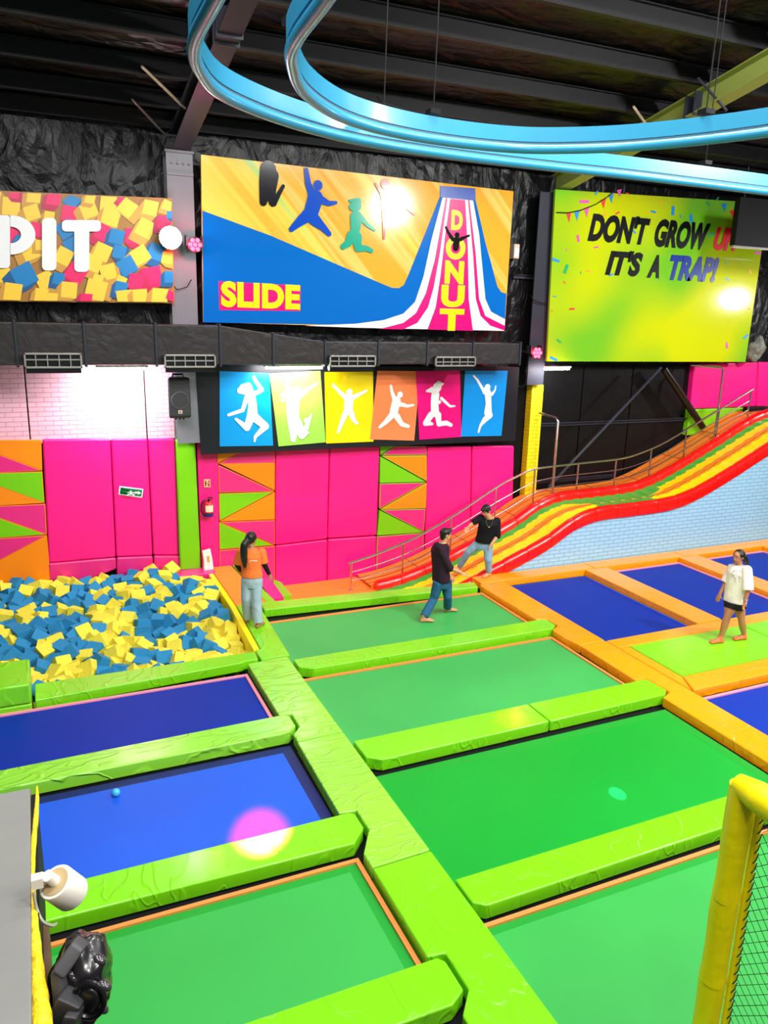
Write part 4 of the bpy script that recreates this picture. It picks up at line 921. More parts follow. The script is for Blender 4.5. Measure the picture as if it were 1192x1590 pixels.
for i in range(nx):
    for j in range(ny):
        a = i*(ny+1)+j; fs.append((a, a+ny+1, a+ny+2, a+1)); ms.append(scol(X0+(X1-X0)*(i+.5)/nx, (j+.5)/ny))
m = MB(); m.v = [Vector(p) for p in vs]; m.f = fs; m.m = ms
m.build('sliding_surface', [SGREEN, SYELL, SORNG, DLINE], t, smooth=True, angle=60)
for yc, x0 in ((12.88, 6.25), (14.20, 6.25)):
    n = 22; L_ = (18.6-x0)/n
    for k in range(n):
        xa, xb = x0+L_*k+.006, x0+L_*(k+1)-.006
        m = MB(); rg = []
        for i in range(7):
            x = xa+(xb-xa)*i/6; z = zS(x); k_ = (.93 if i in (0, 6) else 1)*(1.25 if yc > 14 else 1.0)
            rg.append([(x, yc+.085*k_, z-.12), (x, yc+.10*k_, z+.04), (x, yc+.085*k_, z+.12*k_), (x, yc+.035, z+.165*k_), (x, yc-.035, z+.165*k_), (x, yc-.085*k_, z+.12*k_), (x, yc-.10*k_, z+.04), (x, yc-.085*k_, z-.12)])
        m.rings(rg); m.build('side_bolster', RED, t, smooth=True, angle=50)
# light blue brick foam wall under the slide
xs = [8.05+.25*i for i in range(43)]
m = MB(); m.plate([(8.05, 12.83, -.16), (xs[-1], 12.83, -.16)]+[(x, 12.83, zS(x)-.02) for x in xs[::-1]], .10)
o = m.build('brick_foam_panel', LBRICK, origin=(0, 12.83, 0)); tag(o, 'light blue brick-pattern foam wall under the front rail of the slide', 'wall panel')
# padded orange walkway between slide and back wall
m = MB(); xs = [6.2+.2*i for i in range(61)]
vs = []; 
for x in xs:
    for k in range(9):
        y = 14.33+(15.14-14.33)*k/8; vs.append((x, y, zS(x)+.05+(-.012 if k in (2, 4, 6) else 0)))
n = len(xs); m.add(vs, [(i*9+j, (i+1)*9+j, (i+1)*9+j+1, i*9+j+1) for i in range(n-1) for j in range(8)])
for x in ():
    pass
base = [(x, zS(x)-.25) for x in xs]
m.add([(x, 14.33, zS(x)+.05) for x in xs]+[(x, 14.33, zS(x)-.3) for x in xs], [(i, i+1, n+i+1, n+i) for i in range(n-1)])
o = m.build('walkway', ROPE); tag(o, 'orange padded walkway climbing between the slide and the back wall', 'walkway')
m = MB()
for k in (2, 4, 6):
    y = 14.33+(15.14-14.33)*k/8
    m.path([(x, y, zS(x)+.047) for x in xs], .009, n=6)
for x in (7.4, 8.6, 9.8, 11.0, 12.2, 13.4, 14.6, 15.8, 17.0): m.rod((x, 14.34, zS(x)+.052), (x, 15.13, zS(x)+.052), .007, n=6)
sm = m.build('seam_lines', DLINE); sm.parent = o; sm.location = Vector(ABS[sm.name])-Vector(ABS[o.name])
# handrail
t = thing('handrail', (10, 14.4, ZF), 'brushed steel handrail climbing along the walkway beside the slide', 'handrail')
YH = 14.38
top = [ony(*p, YH) for p in ((541, 875), (596, 856), (650, 832), (710, 797), (770, 757), (800, 741), (832, 728), (895, 720), (964, 712), (1000, 701), (1035, 685), (1100, 646), (1169, 604))]
C = catmull(top, 5)
MB().path(C, .024, n=10).build('top_rail', STEEL, t, smooth=True)
def rz(x):
    for a, b in zip(C, C[1:]):
        if a.x <= x <= b.x: return a.z+(b.z-a.z)*(x-a.x)/max(1e-6, b.x-a.x)
    return C[-1].z if x > C[-1].x else C[0].z
pxs = [5.76, 6.95, 8.1, 9.2, 10.2, 11.4, 12.5, 13.55, 14.6, 15.6, 16.6]
for x in pxs:
    zb = zS(x)+.02 if x > 6.2 else ZF+.03
    m = MB(); m.rod((x, YH, zb), (x, YH, rz(x)), .02, n=8); m.rod((x, YH, zb), (x, YH, zb+.02), .045, n=10); m.build('post', STEEL, t)
for f in (.36, .66):
    m = MB(); Q = []
    for x in [pxs[0]+(pxs[-1]-pxs[0])*i/40 for i in range(41)]:
        zb = zS(x)+.02 if x > 6.2 else ZF+.03
        Q.append((x, YH, zb+(rz(x)-zb)*f))
    m.path(Q, .013, n=8); m.build('middle_rail', STEEL, t, smooth=True)
for (q0, q1, q2, lab) in (((857, 768), (864, 650), (836, 641), 'tall steel hoop post beside the yellow column on the walkway'), ((1109, 678), (1118, 571), (1073, 567), 'tall steel hoop post in front of the pink pad at the head of the slide')):
    a = ony(*q0, 14.4); b = ony(*q1, 14.4); c = ony(*q2, 15.0); b.x = a.x; a.z = zS(a.x)+.05
    m = MB(); m.path([a, b-Vector((0, 0, .06)), b+(c-b).normalized()*.06, c], .028, n=8)
    tag(m.build('hoop_post', STEEL, smooth=True), lab, 'post')
p = ony(1170, 645, 14.9); m = MB(); m.box(p.x-.35, p.x+.4, 14.8, 15.0, zS(17)+.05, zS(17)+.2); tag(m.build('foam_block', BLACK, bevel=.04, seg=3), 'black foam block at the head of the slide', 'block')

# ------------------------------------------------------------------ foreground: yellow net post at the right
PY = 2.75
pt = ony(1147, 1222, PY); pb = ony(1098, 1590, PY)
bx = pb.x+(pt.x-pb.x)*(-pb.z)/(pt.z-pb.z) if False else pt.x-(pt.z)*(pt.x-pb.x)/(pt.z-pb.z)
PX = (pt.x+pb.x)/2+.01
t = thing('net_post', (PX, PY, 0), 'yellow padded net post at the lower right edge', 'post')
zs = [0, .55, 1.15, 1.75, pt.z]
for k in range(4):
    m = MB(); za, zb = zs[k], zs[k+1]; rings = []
    for i in range(9):
        u = i/8; z = za+(zb-za)*u; r0 = .077+.002*math.sin(7*u+k)+(.003 if i == 0 else 0)
        rings.append([(PX+r0*(1+.04*math.sin(3*a+k))*math.cos(a), PY+r0*(1+.04*math.sin(3*a+k))*math.sin(a), z) for a in [2*PI*j/20 for j in range(20)]])
    m.rings(rings); m.build('padding_sleeve', YELLOW, t, smooth=True, angle=60)
p2 = ony(1240, 1312, 2.25)
m = MB(); A_ = Vector((PX-.01, PY+.03, pt.z+.0)); B_ = Vector((PX+.02, 1.2, pt.z-.02))
rings = []
dd = (B_-A_).normalized(); sd = dd.cross(Vector((0, 0, 1))).normalized(); up = sd.cross(dd)
for i in range(13):
    u = i/12; c = A_+(B_-A_)*u; r0 = (.06 if i == 0 else .085)+.006*math.sin(8*u)
    rings.append([c+sd*(r0*math.cos(a))+up*(r0*math.sin(a)) for a in [2*PI*j/18 for j in range(18)]])
m.rings(rings); m.build('top_sleeve', YELLOW, t, smooth=True, angle=60)
m = MB(); rings = []
m.path([(PX+.092, PY-.06, pt.z-.1), (PX+.09, PY-.06, 1.6), (PX+.09, PY-.06, .9), (PX+.088, PY-.06, 0)], .024, n=10); m.build('edge_sleeve', YELLOW, t, smooth=True)
m = MB(); 
for k in range(34):
    z = .1+k*(pt.z-.25)/34; m.path([(PX+.07, PY-.085, z), (PX+.09, PY-.09, z+.02), (PX+.122, PY-.075, z+.045)], .004, n=4)
m.build('lacing', BLACK, t)
XN = PX+.12; s = .055; y0n, y1n, z0n, z1n = 1.3, PY-.07, .05, pt.z-.1
m = MB()
k = -60
for sg in (1, -1):
    c = -6.0
    while c < 6.0:
        pts_ = []
        for yy in (y0n, y1n):
            z = sg*yy+c
            if z0n <= z <= z1n: pts_.append((yy, z))
        for z in (z0n, z1n):
            yy = sg*(z-c)
            if y0n < yy < y1n: pts_.append((yy, z))
        if len(pts_) >= 2:
            a, b = pts_[0], pts_[1]
            n_ = 8; Q = [(XN+.012*math.sin(5*(a[0]+(b[0]-a[0])*i/n_)+3*(a[1]+(b[1]-a[1])*i/n_)), a[0]+(b[0]-a[0])*i/n_, a[1]+(b[1]-a[1])*i/n_) for i in range(n_+1)]
            m.path(Q, .0022, n=3, cap=False)
        c += s*1.414
tag(m.build('safety_net', mat('net_cord', (20, 35, 25), .7)), 'black diamond mesh safety net hanging beside the yellow post', 'net')

# ------------------------------------------------------------------ foreground: ledge, rail sleeve, lamp and stage light at the left
ZL = 3.6
a = onz(50, 1222, ZL); b = onz(45, 1590, ZL)
XL = (a.x+b.x)/2; YE = a.y
m = MB(); m.box(-1.4, XL, .3, YE, ZL-.06, ZL); m.box(-1.4, XL-.03, .3, YE-.03, 0-.16, ZL-.06)
tag(m.build('ledge', mat('ledge_grey', (120, 120, 116), .6, var=.2, bscale=3), bevel=.006), 'grey ledge top at the lower left corner', 'ledge')
m = MB(); m.box(XL+.001, XL+.018, .6, YE-.02, ZL-.30, ZL-.015); tag(m.build('edge_strip', BLACK), 'black strip along the side of the grey ledge', 'strip')
ctr = [(54, 1222), (54, 1245), (50, 1300), (47, 1360), (49, 1420), (52, 1480), (56, 1540), (60, 1592), (66, 1680)]
rad = [.003, .007, .009, .008, .010, .013, .018, .023, .027]
C = catmull([onz(px, py, ZL-.02) for px, py in ctr], 5)
rr_ = []
for i in range(len(C)):
    u = i/(len(C)-1)*(len(rad)-1); k = min(int(u), len(rad)-2); rr_.append((rad[k]+(rad[k+1]-rad[k])*(u-k))*(1+.06*math.sin(i*1.9)))
C = [p+Vector((.006, 0, 0)) for p in C]
tag(MB().path(C, rr_, n=14).build('rail_sleeve', mat('sleeve_yellow', (235, 200, 20), .5, bump=.5, bscale=30), smooth=True), 'wrinkled yellow padded sleeve along the grey ledge', 'sleeve')
# rusty plate
q = [onz(*p, 3.45) for p in ((57, 1436), (76, 1434), (86, 1594), (62, 1600))]
m = MB(); m.prism(q, [p-Vector((0, 0, .08)) for p in q]); tag(m.build('metal_plate', mat('rusty_brown', (92, 66, 38), .45, metal=.3, var=.4, bscale=18), bevel=.004), 'rusty brown metal plate between the yellow sleeve and the stage light', 'plate')
# white track lamp
t = thing('spot_lamp', tuple(onz(98, 1380, 3.6)), 'white cylindrical spot lamp on an arm beside the grey ledge', 'lamp')
LW = mat('lamp_white', (235, 228, 215), .45)
D = 2.42
def at(px, py, d=D): r = ray(px, py); return EYE+r.normalized()*d
A0 = at(86, 1369, D-.01); A1 = at(113, 1388, D+.05); ax = (A1-A0).normalized()
m = MB(); m.path([A0, A0+ax*.004, A1-ax*.004, A1], [.044, .046, .046, .044], n=28); m.build('can', LW, t, smooth=True)
m = MB(); m.path([A0-ax*.001, A0-ax*.002], [.036, .036], n=24); m.build('back_cap', mat('lamp_tan', (190, 165, 120), .5), t)
m = MB(); m.path([A0-ax*.035, A0], [.014, .015], n=14); m.build('neck', LW, t, smooth=True)
m = MB(); m.path([at(60, 1366, D-.02), at(67, 1364, D-.01), at(76, 1359, D), A0-ax*.03], [.017, .017, .014, .012], n=12); m.box(*[v for c in range(3) for v in ((at(58, 1368, D-.02)[c]-.014), (at(58, 1368, D-.02)[c]+.014))]); m.build('arm', LW, t, smooth=True)
m = MB(); m.path(catmull([at(52, 1385, D-.02), at(57, 1410, D), at(66, 1430, D), at(80, 1437, D+.02), at(88, 1434, D+.03)]), .004, n=6); m.build('cord', mat('cord_grey', (170, 165, 150), .6), t, smooth=True)
# black moving-head stage light
D2 = 2.25
t = thing('stage_light', tuple(at(125, 1560, D2+.05)), 'lumpy black stage light at the bottom left edge', 'light')
hc = at(128, 1520, D2+.06)
m = MB(); m.ball(hc, .074, .08, .112, n=40, k=28, ax=(RGT, FWD, -DWN))
for i, v in enumerate(m.v):
    d = (v-hc); m.v[i] = hc + d*(1+.16*noise.noise(d*22)-.10*abs(noise.noise(d*34+Vector((3, 1, 2)))))
m.build('head', mat('stage_black', (24, 22, 25), .25, coat=.3), t, smooth=True, angle=80)
m = MB()
def slab(pa, pb, w, th):
    d = (pb-pa).normalized(); s = d.cross(FWD).normalized(); n = FWD
    m.prism([pa-s*w-n*th, pa+s*w-n*th, pb+s*w-n*th, pb-s*w-n*th], [pa-s*w+n*th, pa+s*w+n*th, pb+s*w+n*th, pb-s*w+n*th])
slab(at(94, 1508, D2-.03), at(126, 1462, D2-.03), .018, .02); slab(at(92, 1500, D2-.02), at(97, 1556, D2), .014, .025)
m.build('yoke', mat('stage_grey', (62, 60, 62), .5), t, bevel=.008)
m = MB(); slab(at(87, 1556, D2-.03), at(123, 1572, D2-.03), .03, .03); slab(at(100, 1585, D2-.04), at(122, 1588, D2-.04), .03, .03)
m.build('base_block', mat('stage_dark', (40, 39, 42), .5), t, bevel=.008)
m = MB(); lc = at(138, 1553, D2-.04)
m.path([lc+RGT*(.035*math.cos(2*PI*i/24))+DWN*(.04*math.sin(2*PI*i/24)) for i in range(25)], .007, n=8); m.ball(lc, .028, .01, .03, ax=(RGT, FWD, -DWN)); m.build('lens_ring', BLACKG, t, smooth=True)
m = MB()
for px, py in ((155, 1490), (163, 1530), (158, 1565), (117, 1518), (112, 1512)):
    c = at(px, py, D2-.01); m.ball(c, .018, .014, .010, ax=((RGT+DWN*.6).normalized(), FWD, (RGT*-.6+DWN).normalized()))
m.build('knob', mat('stage_gloss', (50, 46, 50), .18, coat=.5), t, smooth=True)
# ------------------------------------------------------------------ people
SKIN = mat('skin_brown', (176, 118, 84), .5)
SKINL = mat('skin_light_brown', (205, 145, 105), .5)
HAIR = mat('black_hair', (14, 11, 12), .4, bump=.5, bscale=30, stretch=(1, 1, .15))
LIP = mat('lips', (140, 66, 60), .45); EYEW = mat('eye_white', (235, 230, 225), .3); EYED = mat('eye_dark', (25, 16, 12), .3)
def cloth(n, c, b=.35): return mat(n, c, .8, bump=b, bscale=14, stretch=(1, 1, .6), spec=.25)

def remeshed(mb, name, mats, parent, voxel, smooth=2, paint=None):
    org = absloc(parent)
    me = bpy.data.meshes.new('raw'); me.from_pydata([tuple(p-org) for p in mb.v], [], mb.f)
    bm = bmesh.new(); bm.from_mesh(me); bmesh.ops.recalc_face_normals(bm, faces=bm.faces); bm.to_mesh(me); bm.free()
    o = bpy.data.objects.new('raw', me); COL.objects.link(o)
    md = o.modifiers.new('r', 'REMESH'); md.mode = 'VOXEL'; md.voxel_size = voxel; md.use_smooth_shade = True
    if smooth:
        sm = o.modifiers.new('s', 'SMOOTH'); sm.factor = .5; sm.iterations = smooth
    dg = bpy.context.evaluated_depsgraph_get(); dg.update()
    out = bpy.data.meshes.new_from_object(o.evaluated_get(dg)); out.name = name
    bpy.data.objects.remove(o); bpy.data.meshes.remove(me)
    out.materials.clear()
    for q in mats: out.materials.append(q)
    for pl in out.polygons:
        pl.use_smooth = True
        pl.material_index = paint(pl.center+org) if paint else 0
    r = bpy.data.objects.new(name, out); COL.objects.link(r); r.parent = parent; ABS[r.name] = org
    return r
def ell(c, a, b, ra, rb, n=20): return [c+a*(ra*math.cos(2*PI*i/n))+b*(rb*math.sin(2*PI*i/n)) for i in range(n)]
def limb3(mb, pts, rad, n=14, per=5):
    P = catmull(pts, per); k = len(rad)-1; r = []
    for i in range(len(P)):
        u = i/(len(P)-1)*k; j = min(int(u), k-1); r.append(rad[j]+(rad[j+1]-rad[j])*(u-j))
    mb.path(P, r, n)
def straight(mb, pts, rad, n=14):
    for a, b, r0, r1 in zip(pts, pts[1:], rad, rad[1:]): mb.rod(a, b, r0, r1, n)
    for p, r in list(zip(pts, rad))[1:-1]: mb.ball(p, r*1.0, n=n, k=8)

def hand(mb, wrist, dirv, palmn, size=1.0, curl=.35, thumb=1):
    d = dirv.normalized(); nrm = (palmn-d*palmn.dot(d)).normalized(); s = d.cross(nrm)
    L = .085*size
    mb.rings([ell(wrist-d*.01, s, nrm, .024*size, .020*size), ell(wrist+d*L*.35, s, nrm, .036*size, .018*size), ell(wrist+d*L, s, nrm, .038*size, .014*size)])
    for k, (o, l) in enumerate(((-.030, .062), (-.010, .074), (.010, .069), (.029, .054))):
        p0 = wrist+d*(L*.9)+s*(o*size); l *= size
        d1 = (d+nrm*curl*.5+s*o*4).normalized(); p1 = p0+d1*l*.5
        d2 = (d+nrm*curl*1.6+s*o*3).normalized(); p2 = p1+d2*l*.5
        mb.path([p0-d*.02, p1, p2], [.0095*size, .009*size, .0075*size], 8)
    p0 = wrist+d*L*.3+s*(.030*thumb*size); p1 = p0+(d*.8+s*thumb*.8+nrm*.4).normalized()*.034*size; p2 = p1+(d+s*thumb*.25+nrm*.5).normalized()*.028*size
    mb.path([p0-s*thumb*.012, p1, p2], [.012*size, .0105*size, .009*size], 8)
def foot(mb, ankle, heel_dir, L=.235, sole=None, w=.042):
    d = heel_dir.normalized(); s = d.cross(Vector((0, 0, 1))).normalized(); up = Vector((0, 0, 1))
    z = sole if sole is not None else ankle.z-.08
    def ring(u, h, ww):
        c = Vector((ankle.x, ankle.y, z+h/2))+d*u
        return [Vector((q.x, q.y, max(q.z, z+.002))) for q in ell(c, s, up, ww, h/2*1.05, 16)]
    mb.rings([ring(-.06, .04, .02), ring(-.045, .075, .034), ring(0, .10, .038), ring(.06, .085, .040), ring(.11, .06, w+.004), ring(L-.08, .042, w+.006), ring(L-.062, .02, w-.01)])
    limb3(mb, [ankle+Vector((0, 0, .06)), ankle, Vector((ankle.x, ankle.y, z+.05))], [.038, .036, .036])

from mathutils.bvhtree import BVHTree
def decal(mb, garment, conv, strokes):                # printed strokes laid on a garment's surface
    org = ABS[garment.name]; me = garment.data
    T = BVHTree.FromPolygons([v.co+org for v in me.vertices], [tuple(p.vertices) for p in me.polygons])
    for a, b, w in strokes:
        a = Vector(a); b = Vector(b); d = (b-a).normalized(); n = Vector((-d.y, d.x))*(w/2); k = max(2, int((b-a).length/8)); prev = None
        for i in range(k+1):
            c = a+(b-a)*i/k; row = []
            for s in (-1, 1):
                q = conv(*(c+n*s)); r = ray(*q).normalized(); h = T.ray_cast(EYE, r)
                row.append(None if h[0] is None else h[0]+h[1]*.003)
            if prev and all(p is not None for p in row+prev): mb.add([prev[0], prev[1], row[1], row[0]], [(0, 1, 2, 3)])
            prev = row
class Person:
    def __init__(s, name_label, base, D, facing, headdir, bodydir, tilt=None, group=None):
        s.root = thing('person', tuple(base), name_label, 'person')
        s.D = D; s.base = base
        s.f = (RH*facing[0]+FH*facing[1]).normalized()
        h = RH*headdir[0]+FH*headdir[1]+Vector((0, 0, headdir[2])); s.h = h.normalized()
        s.b = (RH*bodydir[0]+FH*bodydir[1]).normalized(); s.lat = s.b.cross(Vector((0, 0, 1))).normalized()
    def head(s, mb, c, H=.22):
        f = s.h; r = f.cross(Vector((0, 0, 1))).normalized(); u = r.cross(f)
        k = H/.22
        mb.ball(c+u*.018*k-f*.008*k, .074*k, .094*k, .090*k, 24, 16, ax=(r, f, u))
        mb.ball(c-u*.045*k+f*.022*k, .056*k, .066*k, .068*k, 20, 12, ax=(r, f, u))
        mb.ball(c-u*.088*k+f*.055*k, .024*k, .024*k, .020*k, 12, 8, ax=(r, f, u))
        mb.rings([ell(c+u*.005*k+f*.082*k, r, u, .009*k, .010*k, 8), ell(c-u*.02*k+f*.094*k, r, u, .013*k, .012*k, 8), ell(c-u*.034*k+f*.100*k, r, u, .018*k, .011*k, 8), ell(c-u*.042*k+f*.086*k, r, u, .015*k, .006*k, 8)])
        mb.ball(c-u*.063*k+f*.078*k, .026*k, .014*k, .011*k, 12, 8, ax=(r, f, u))
        for q in (-1, 1):
            mb.ball(c+r*(.076*q*k)-u*.008*k-f*.006*k, .010*k, .020*k, .032*k, 12, 8, ax=(r, f, u))
            mb.ball(c+r*(.032*q*k)+u*.020*k+f*.074*k, .024*k, .014*k, .008*k, 12, 8, ax=(r, f, u))
        s.hc = c; s.hf, s.hr, s.hu, s.hk = f, r, u, k
    def paint(s, p):
        q = p-s.hc; x, y, z = q.dot(s.hr)/s.hk, q.dot(s.hf)/s.hk, q.dot(s.hu)/s.hk
        if y > .055 and abs(z) < .15:
            for sg in (-1, 1):
                e = ((x-.031*sg)/.015)**2+((z-.004)/.0075)**2
                if e < .35: return 2
                if e < 1.0: return 1
                if abs(x-.032*sg) < .02 and abs(z-.027) < .0045: return 4
            if abs(x) < .025 and abs(z+.064) < .009: return 3
        return 0
    def torso(s, mb, pel, chest, neck, w=(.155, .135, .165, .16), d=(.11, .095, .115, .075), grow=0.0, low=0.0, lat=None, z_extra=None):
        lat = lat or s.lat; up = (chest-pel).normalized(); fr = lat.cross(up).normalized()
        R_ = []
        segs = [(pel-up*low, w[0]+grow, d[0]+grow), (pel+(chest-pel)*.05, w[0]+grow, d[0]+grow), (pel+(chest-pel)*.45, w[1]+grow, d[1]+grow), (chest, w[2]+grow, d[2]+grow), (chest+(neck-chest)*.62, w[3]+grow, d[3]+grow), (chest+(neck-chest)*.95, .075+grow, .06+grow)]
        mb.rings([ell(c, lat, fr, a, b, 24) for c, a, b in segs])

# ---- woman in orange T-shirt, seen from behind
def J(conv, D): return lambda x, y, dd=0.0: ond(*conv(x, y), D+dd)
def fdist(p): return Vector((p.x, p.y, 0)).dot(FH)

def arm(mb, S, E, Wr, r=(.048, .040, .036, .026)):
    straight(mb, [S, S+(E-S)*.5, E, Wr], r)
def leg(mb, Hp, K, A, r=(.085, .072, .052, .055, .036)):
    straight(mb, [Hp, Hp+(K-Hp)*.5, K, K+(A-K)*.35, A], r)

# woman in orange
cv = lambda x, y: (340+x/7.95, 800+y/7.95)
fL, fR = onz(385.5, 966), onz(401, 974)
D = (fdist(fL)+fdist(fR))/2
P = Person('woman in orange T-shirt with a long black ponytail standing beside the foam pit', ((fL.x+fR.x)/2, (fL.y+fR.y)/2, 0), D, (.2, 1), (.55, .85, -.25), (.12, 1))
j = J(cv, D)
head = j(402, 292, .02); neck = j(395, 400); chest = j(395, 500, .0); pel = j(405, 770); hipL, hipR = j(350, 790), j(462, 790)
shL, shR = j(262, 455), j(528, 455); elL, wrL = j(222, 612, .02), j(268, 690, .22); elR, wrR = j(556, 600, .02), j(622, 735, .08)
aL = Vector((fL.x, fL.y, .085)); aR = Vector((fR.x, fR.y, .085)); knL, knR = j(335, 1020, -.03), j(458, 1050, -.05)
mb = MB(); P.head(mb, head, .215); mb.rod(neck-Vector((0, 0, .05)), head-Vector((0, 0, .02)), .055, .05, 14); P.torso(mb, pel, chest, neck)
for a, b, c, th in ((shL, elL, wrL, 1), (shR, elR, wrR, -1)):
    mb.ball(a, .055); arm(mb, a, b, c)
hand(mb, wrL, wrL-elL, P.lat, .9, .5, 1); hand(mb, wrR, (wrR-elR), -P.lat+P.b*.3, .95, .4, 1)
for h, k, a in ((hipL, knL, aL), (hipR, knR, aR)): leg(mb, h, k, a)
foot(mb, aL, P.b+P.lat*.1, sole=.002); foot(mb, aR, P.b+P.lat*.25, sole=.002)
remeshed(mb, 'body', [SKIN, EYEW, EYED, LIP, HAIR], P.root, .0075, 2, P.paint)
OT = cloth('orange_cotton', (255, 122, 55)); mb = MB()
P.torso(mb, pel, chest, neck, (.185, .165, .18, .175), (.135, .12, .135, .095), low=-.02)
for a, b in ((shL, elL), (shR, elR)):
    mb.ball(a, .072); mb.rod(a, a+(b-a)*.92, .072, .075, 16)
top_ = remeshed(mb, 'shirt', [OT], P.root, .011, 2)
mb = MB(); decal(mb, top_, cv, [((372, 570), (400, 560), 8), ((400, 560), (470, 562), 9)]); mb.build('shirt_print', WHITE, top_)
BS = cloth('black_sleeve', (18, 10, 14)); 
for a, b, c in ((shL, elL, wrL), (shR, elR, wrR)):
    mb = MB(); straight(mb, [a+(b-a)*.7, b, b+(c-b)*.93], [.050, .046, .034]); remeshed(mb, 'sleeve', [BS], P.root, .008, 1)
JL = cloth('light_jeans', (158, 178, 190), .5); mb = MB()
mb.rings([ell(pel+Vector((0, 0, .07)), P.lat, P.b, .158, .118), ell(pel-Vector((0, 0, .05)), P.lat, P.b, .178, .135), ell(pel-Vector((0, 0, .15)), P.lat, P.b, .17, .125)])
for h, k, a in ((hipL, knL, aL), (hipR, knR, aR)): straight(mb, [h, h+(k-h)*.5, k, a+(k-a)*.1-Vector((0, 0, .04))], [.105, .098, .088, .085])
remeshed(mb, 'jeans', [JL], P.root, .011, 2)
mb = MB(); f, r, u = P.hf, P.hr, P.hu
mb.ball(head+u*.022-f*.022, .088, .100, .104, 24, 16, ax=(r, f, u)); mb.ball(head-f*.085+u*.0-r*.01, .05, .05, .06, 16, 10)
tail = [ond(*cv(x, y), D+dd) for x, y, dd in ((352, 300, -.11), (312, 370, -.16), (305, 470, -.17), (312, 560, -.165), (320, 645, -.16))]
limb3(mb, tail, [.05, .062, .060, .05, .022])
remeshed(mb, 'hair', [HAIR], P.root, .009, 1)

# ---- man in dark maroon shirt
cv = lambda x, y: (620+x/5.96, 760+y/5.96)
zm = -.11
fB, fF = onz(658, 966, zm), onz(699, 950, zm)
D = (fdist(fB)+fdist(fF))/2
P = Person('man in dark maroon shirt and jeans striding across the far green trampoline', ((fB.x+fF.x)/2, (fB.y+fF.y)/2, zm), D, (1, .2), (.93, .30, -.05), (.85, .55))
j = J(cv, D)
head = j(428, 415); neck = j(400, 485); chest = j(375, 560); pel = j(385, 835); hipN, hipF = j(365, 850, -.06), j(430, 845, .07)
shN, shF = j(368, 535, -.15), j(400, 530, .16)
elN, wrN = j(468, 728, -.16), j(572, 770, -.14); elF, wrF = j(420, 720, .17), j(470, 800, .15)
aB = fB+Vector((0, 0, .085))+P.f*.0; aB = ond(*cv(222, 1205), fdist(fB)); aB.z = zm+.085
aF = ond(*cv(445, 1118), fdist(fF)); aF.z = zm+.085
knB, knF = j(318, 1010, -.05), j(446, 990, .04)
mb = MB(); P.head(mb, head, .222); mb.rod(neck-Vector((0, 0, .06)), head-Vector((0, 0, .03)), .06, .056, 14); P.torso(mb, pel, chest, neck, (.155, .15, .175, .17), (.11, .10, .12, .08))
for a, b, c in ((shN, elN, wrN), (shF, elF, wrF)): mb.ball(a, .058); arm(mb, a, b, c, (.052, .045, .042, .028))
hand(mb, wrN, wrN-elN, -P.lat*.3+Vector((0, 0, -1)), 1.0, .5, -1); hand(mb, wrF, wrF-elF, -P.lat, 1.0, .5, 1)
for h, k, a in ((hipN, knB, aB), (hipF, knF, aF)): leg(mb, h, k, a, (.09, .078, .056, .058, .038))
foot(mb, aB, P.f, .25, zm+.002); foot(mb, aF, P.f+P.b*.2, .25, zm+.002)
remeshed(mb, 'body', [SKINL, EYEW, EYED, LIP, HAIR], P.root, .0075, 2, P.paint)
MS = cloth('maroon_cotton', (44, 20, 38)); mb = MB()
P.torso(mb, pel, chest, neck, (.185, .18, .195, .185), (.145, .135, .145, .10), low=.02)
for a, b, c in ((shN, elN, wrN), (shF, elF, wrF)): mb.ball(a, .074); straight(mb, [a, b, b+(c-b)*.22], [.074, .062, .058])
remeshed(mb, 'shirt', [MS], P.root, .011, 2)
JD = cloth('blue_jeans', (38, 92, 128), .5); mb = MB()
mb.rings([ell(pel+Vector((0, 0, .08)), P.lat, P.b, .162, .122), ell(pel-Vector((0, 0, .05)), P.lat, P.b, .172, .13), ell(pel-Vector((0, 0, .13)), P.lat, P.b, .16, .12)])
for h, k, a in ((hipN, knB, aB), (hipF, knF, aF)): straight(mb, [h, h+(k-h)*.5, k, a+(k-a)*.05], [.105, .095, .076, .078])
remeshed(mb, 'jeans', [JD], P.root, .011, 2)
mb = MB(); f, r, u = P.hf, P.hr, P.hu
mb.ball(head+u*.034-f*.018, .086, .098, .086, 24, 16, ax=(r, f, u)); mb.ball(head-f*.055-u*.03, .066, .05, .075, 18, 12, ax=(r, f, u)); mb.ball(head+u*.075+f*.06, .06, .05, .035, 14, 10, ax=(r, f, u))
remeshed(mb, 'hair', [HAIR], P.root, .008, 1)

# ---- man in black shirt, looking down, one leg lifted
fS = onz(752, 895)
D = fdist(fS)
P = Person('man in black shirt and light jeans balancing on the corner of the orange pad', (fS.x, fS.y, 0), D, (-.6, -.7), (-.60, -.62, -.55), (-.25, -.95))
j = J(cv, D)
head = j(800, 195, -.05); neck = j(842, 262, .0); chest = j(825, 315); pel = j(780, 500, .06); hipS, hipL_ = j(818, 505, .04), j(748, 490, .10)
shR_, shL_ = j(752, 262, .02), j(902, 292, .0)
elR_, wrR_ = j(690, 300, -.02), j(640, 345, -.08); elL_, wrL_ = j(908, 430, -.02), j(848, 510, -.14)
aS = ond(*cv(826, 800), D+.02); aS.z = .085; knS = j(822, 650, -.06)
aLf = j(553, 712, .30); knL_ = j(640, 575, .12)
mb = MB(); P.head(mb, head, .222); mb.rod(neck-Vector((0, 0, .05)), head-Vector((0, 0, .02)), .06, .056, 14); P.torso(mb, pel, chest, neck, (.155, .15, .175, .17), (.11, .10, .12, .08))
for a, b, c in ((shR_, elR_, wrR_), (shL_, elL_, wrL_)): mb.ball(a, .058); arm(mb, a, b, c, (.052, .045, .042, .028))
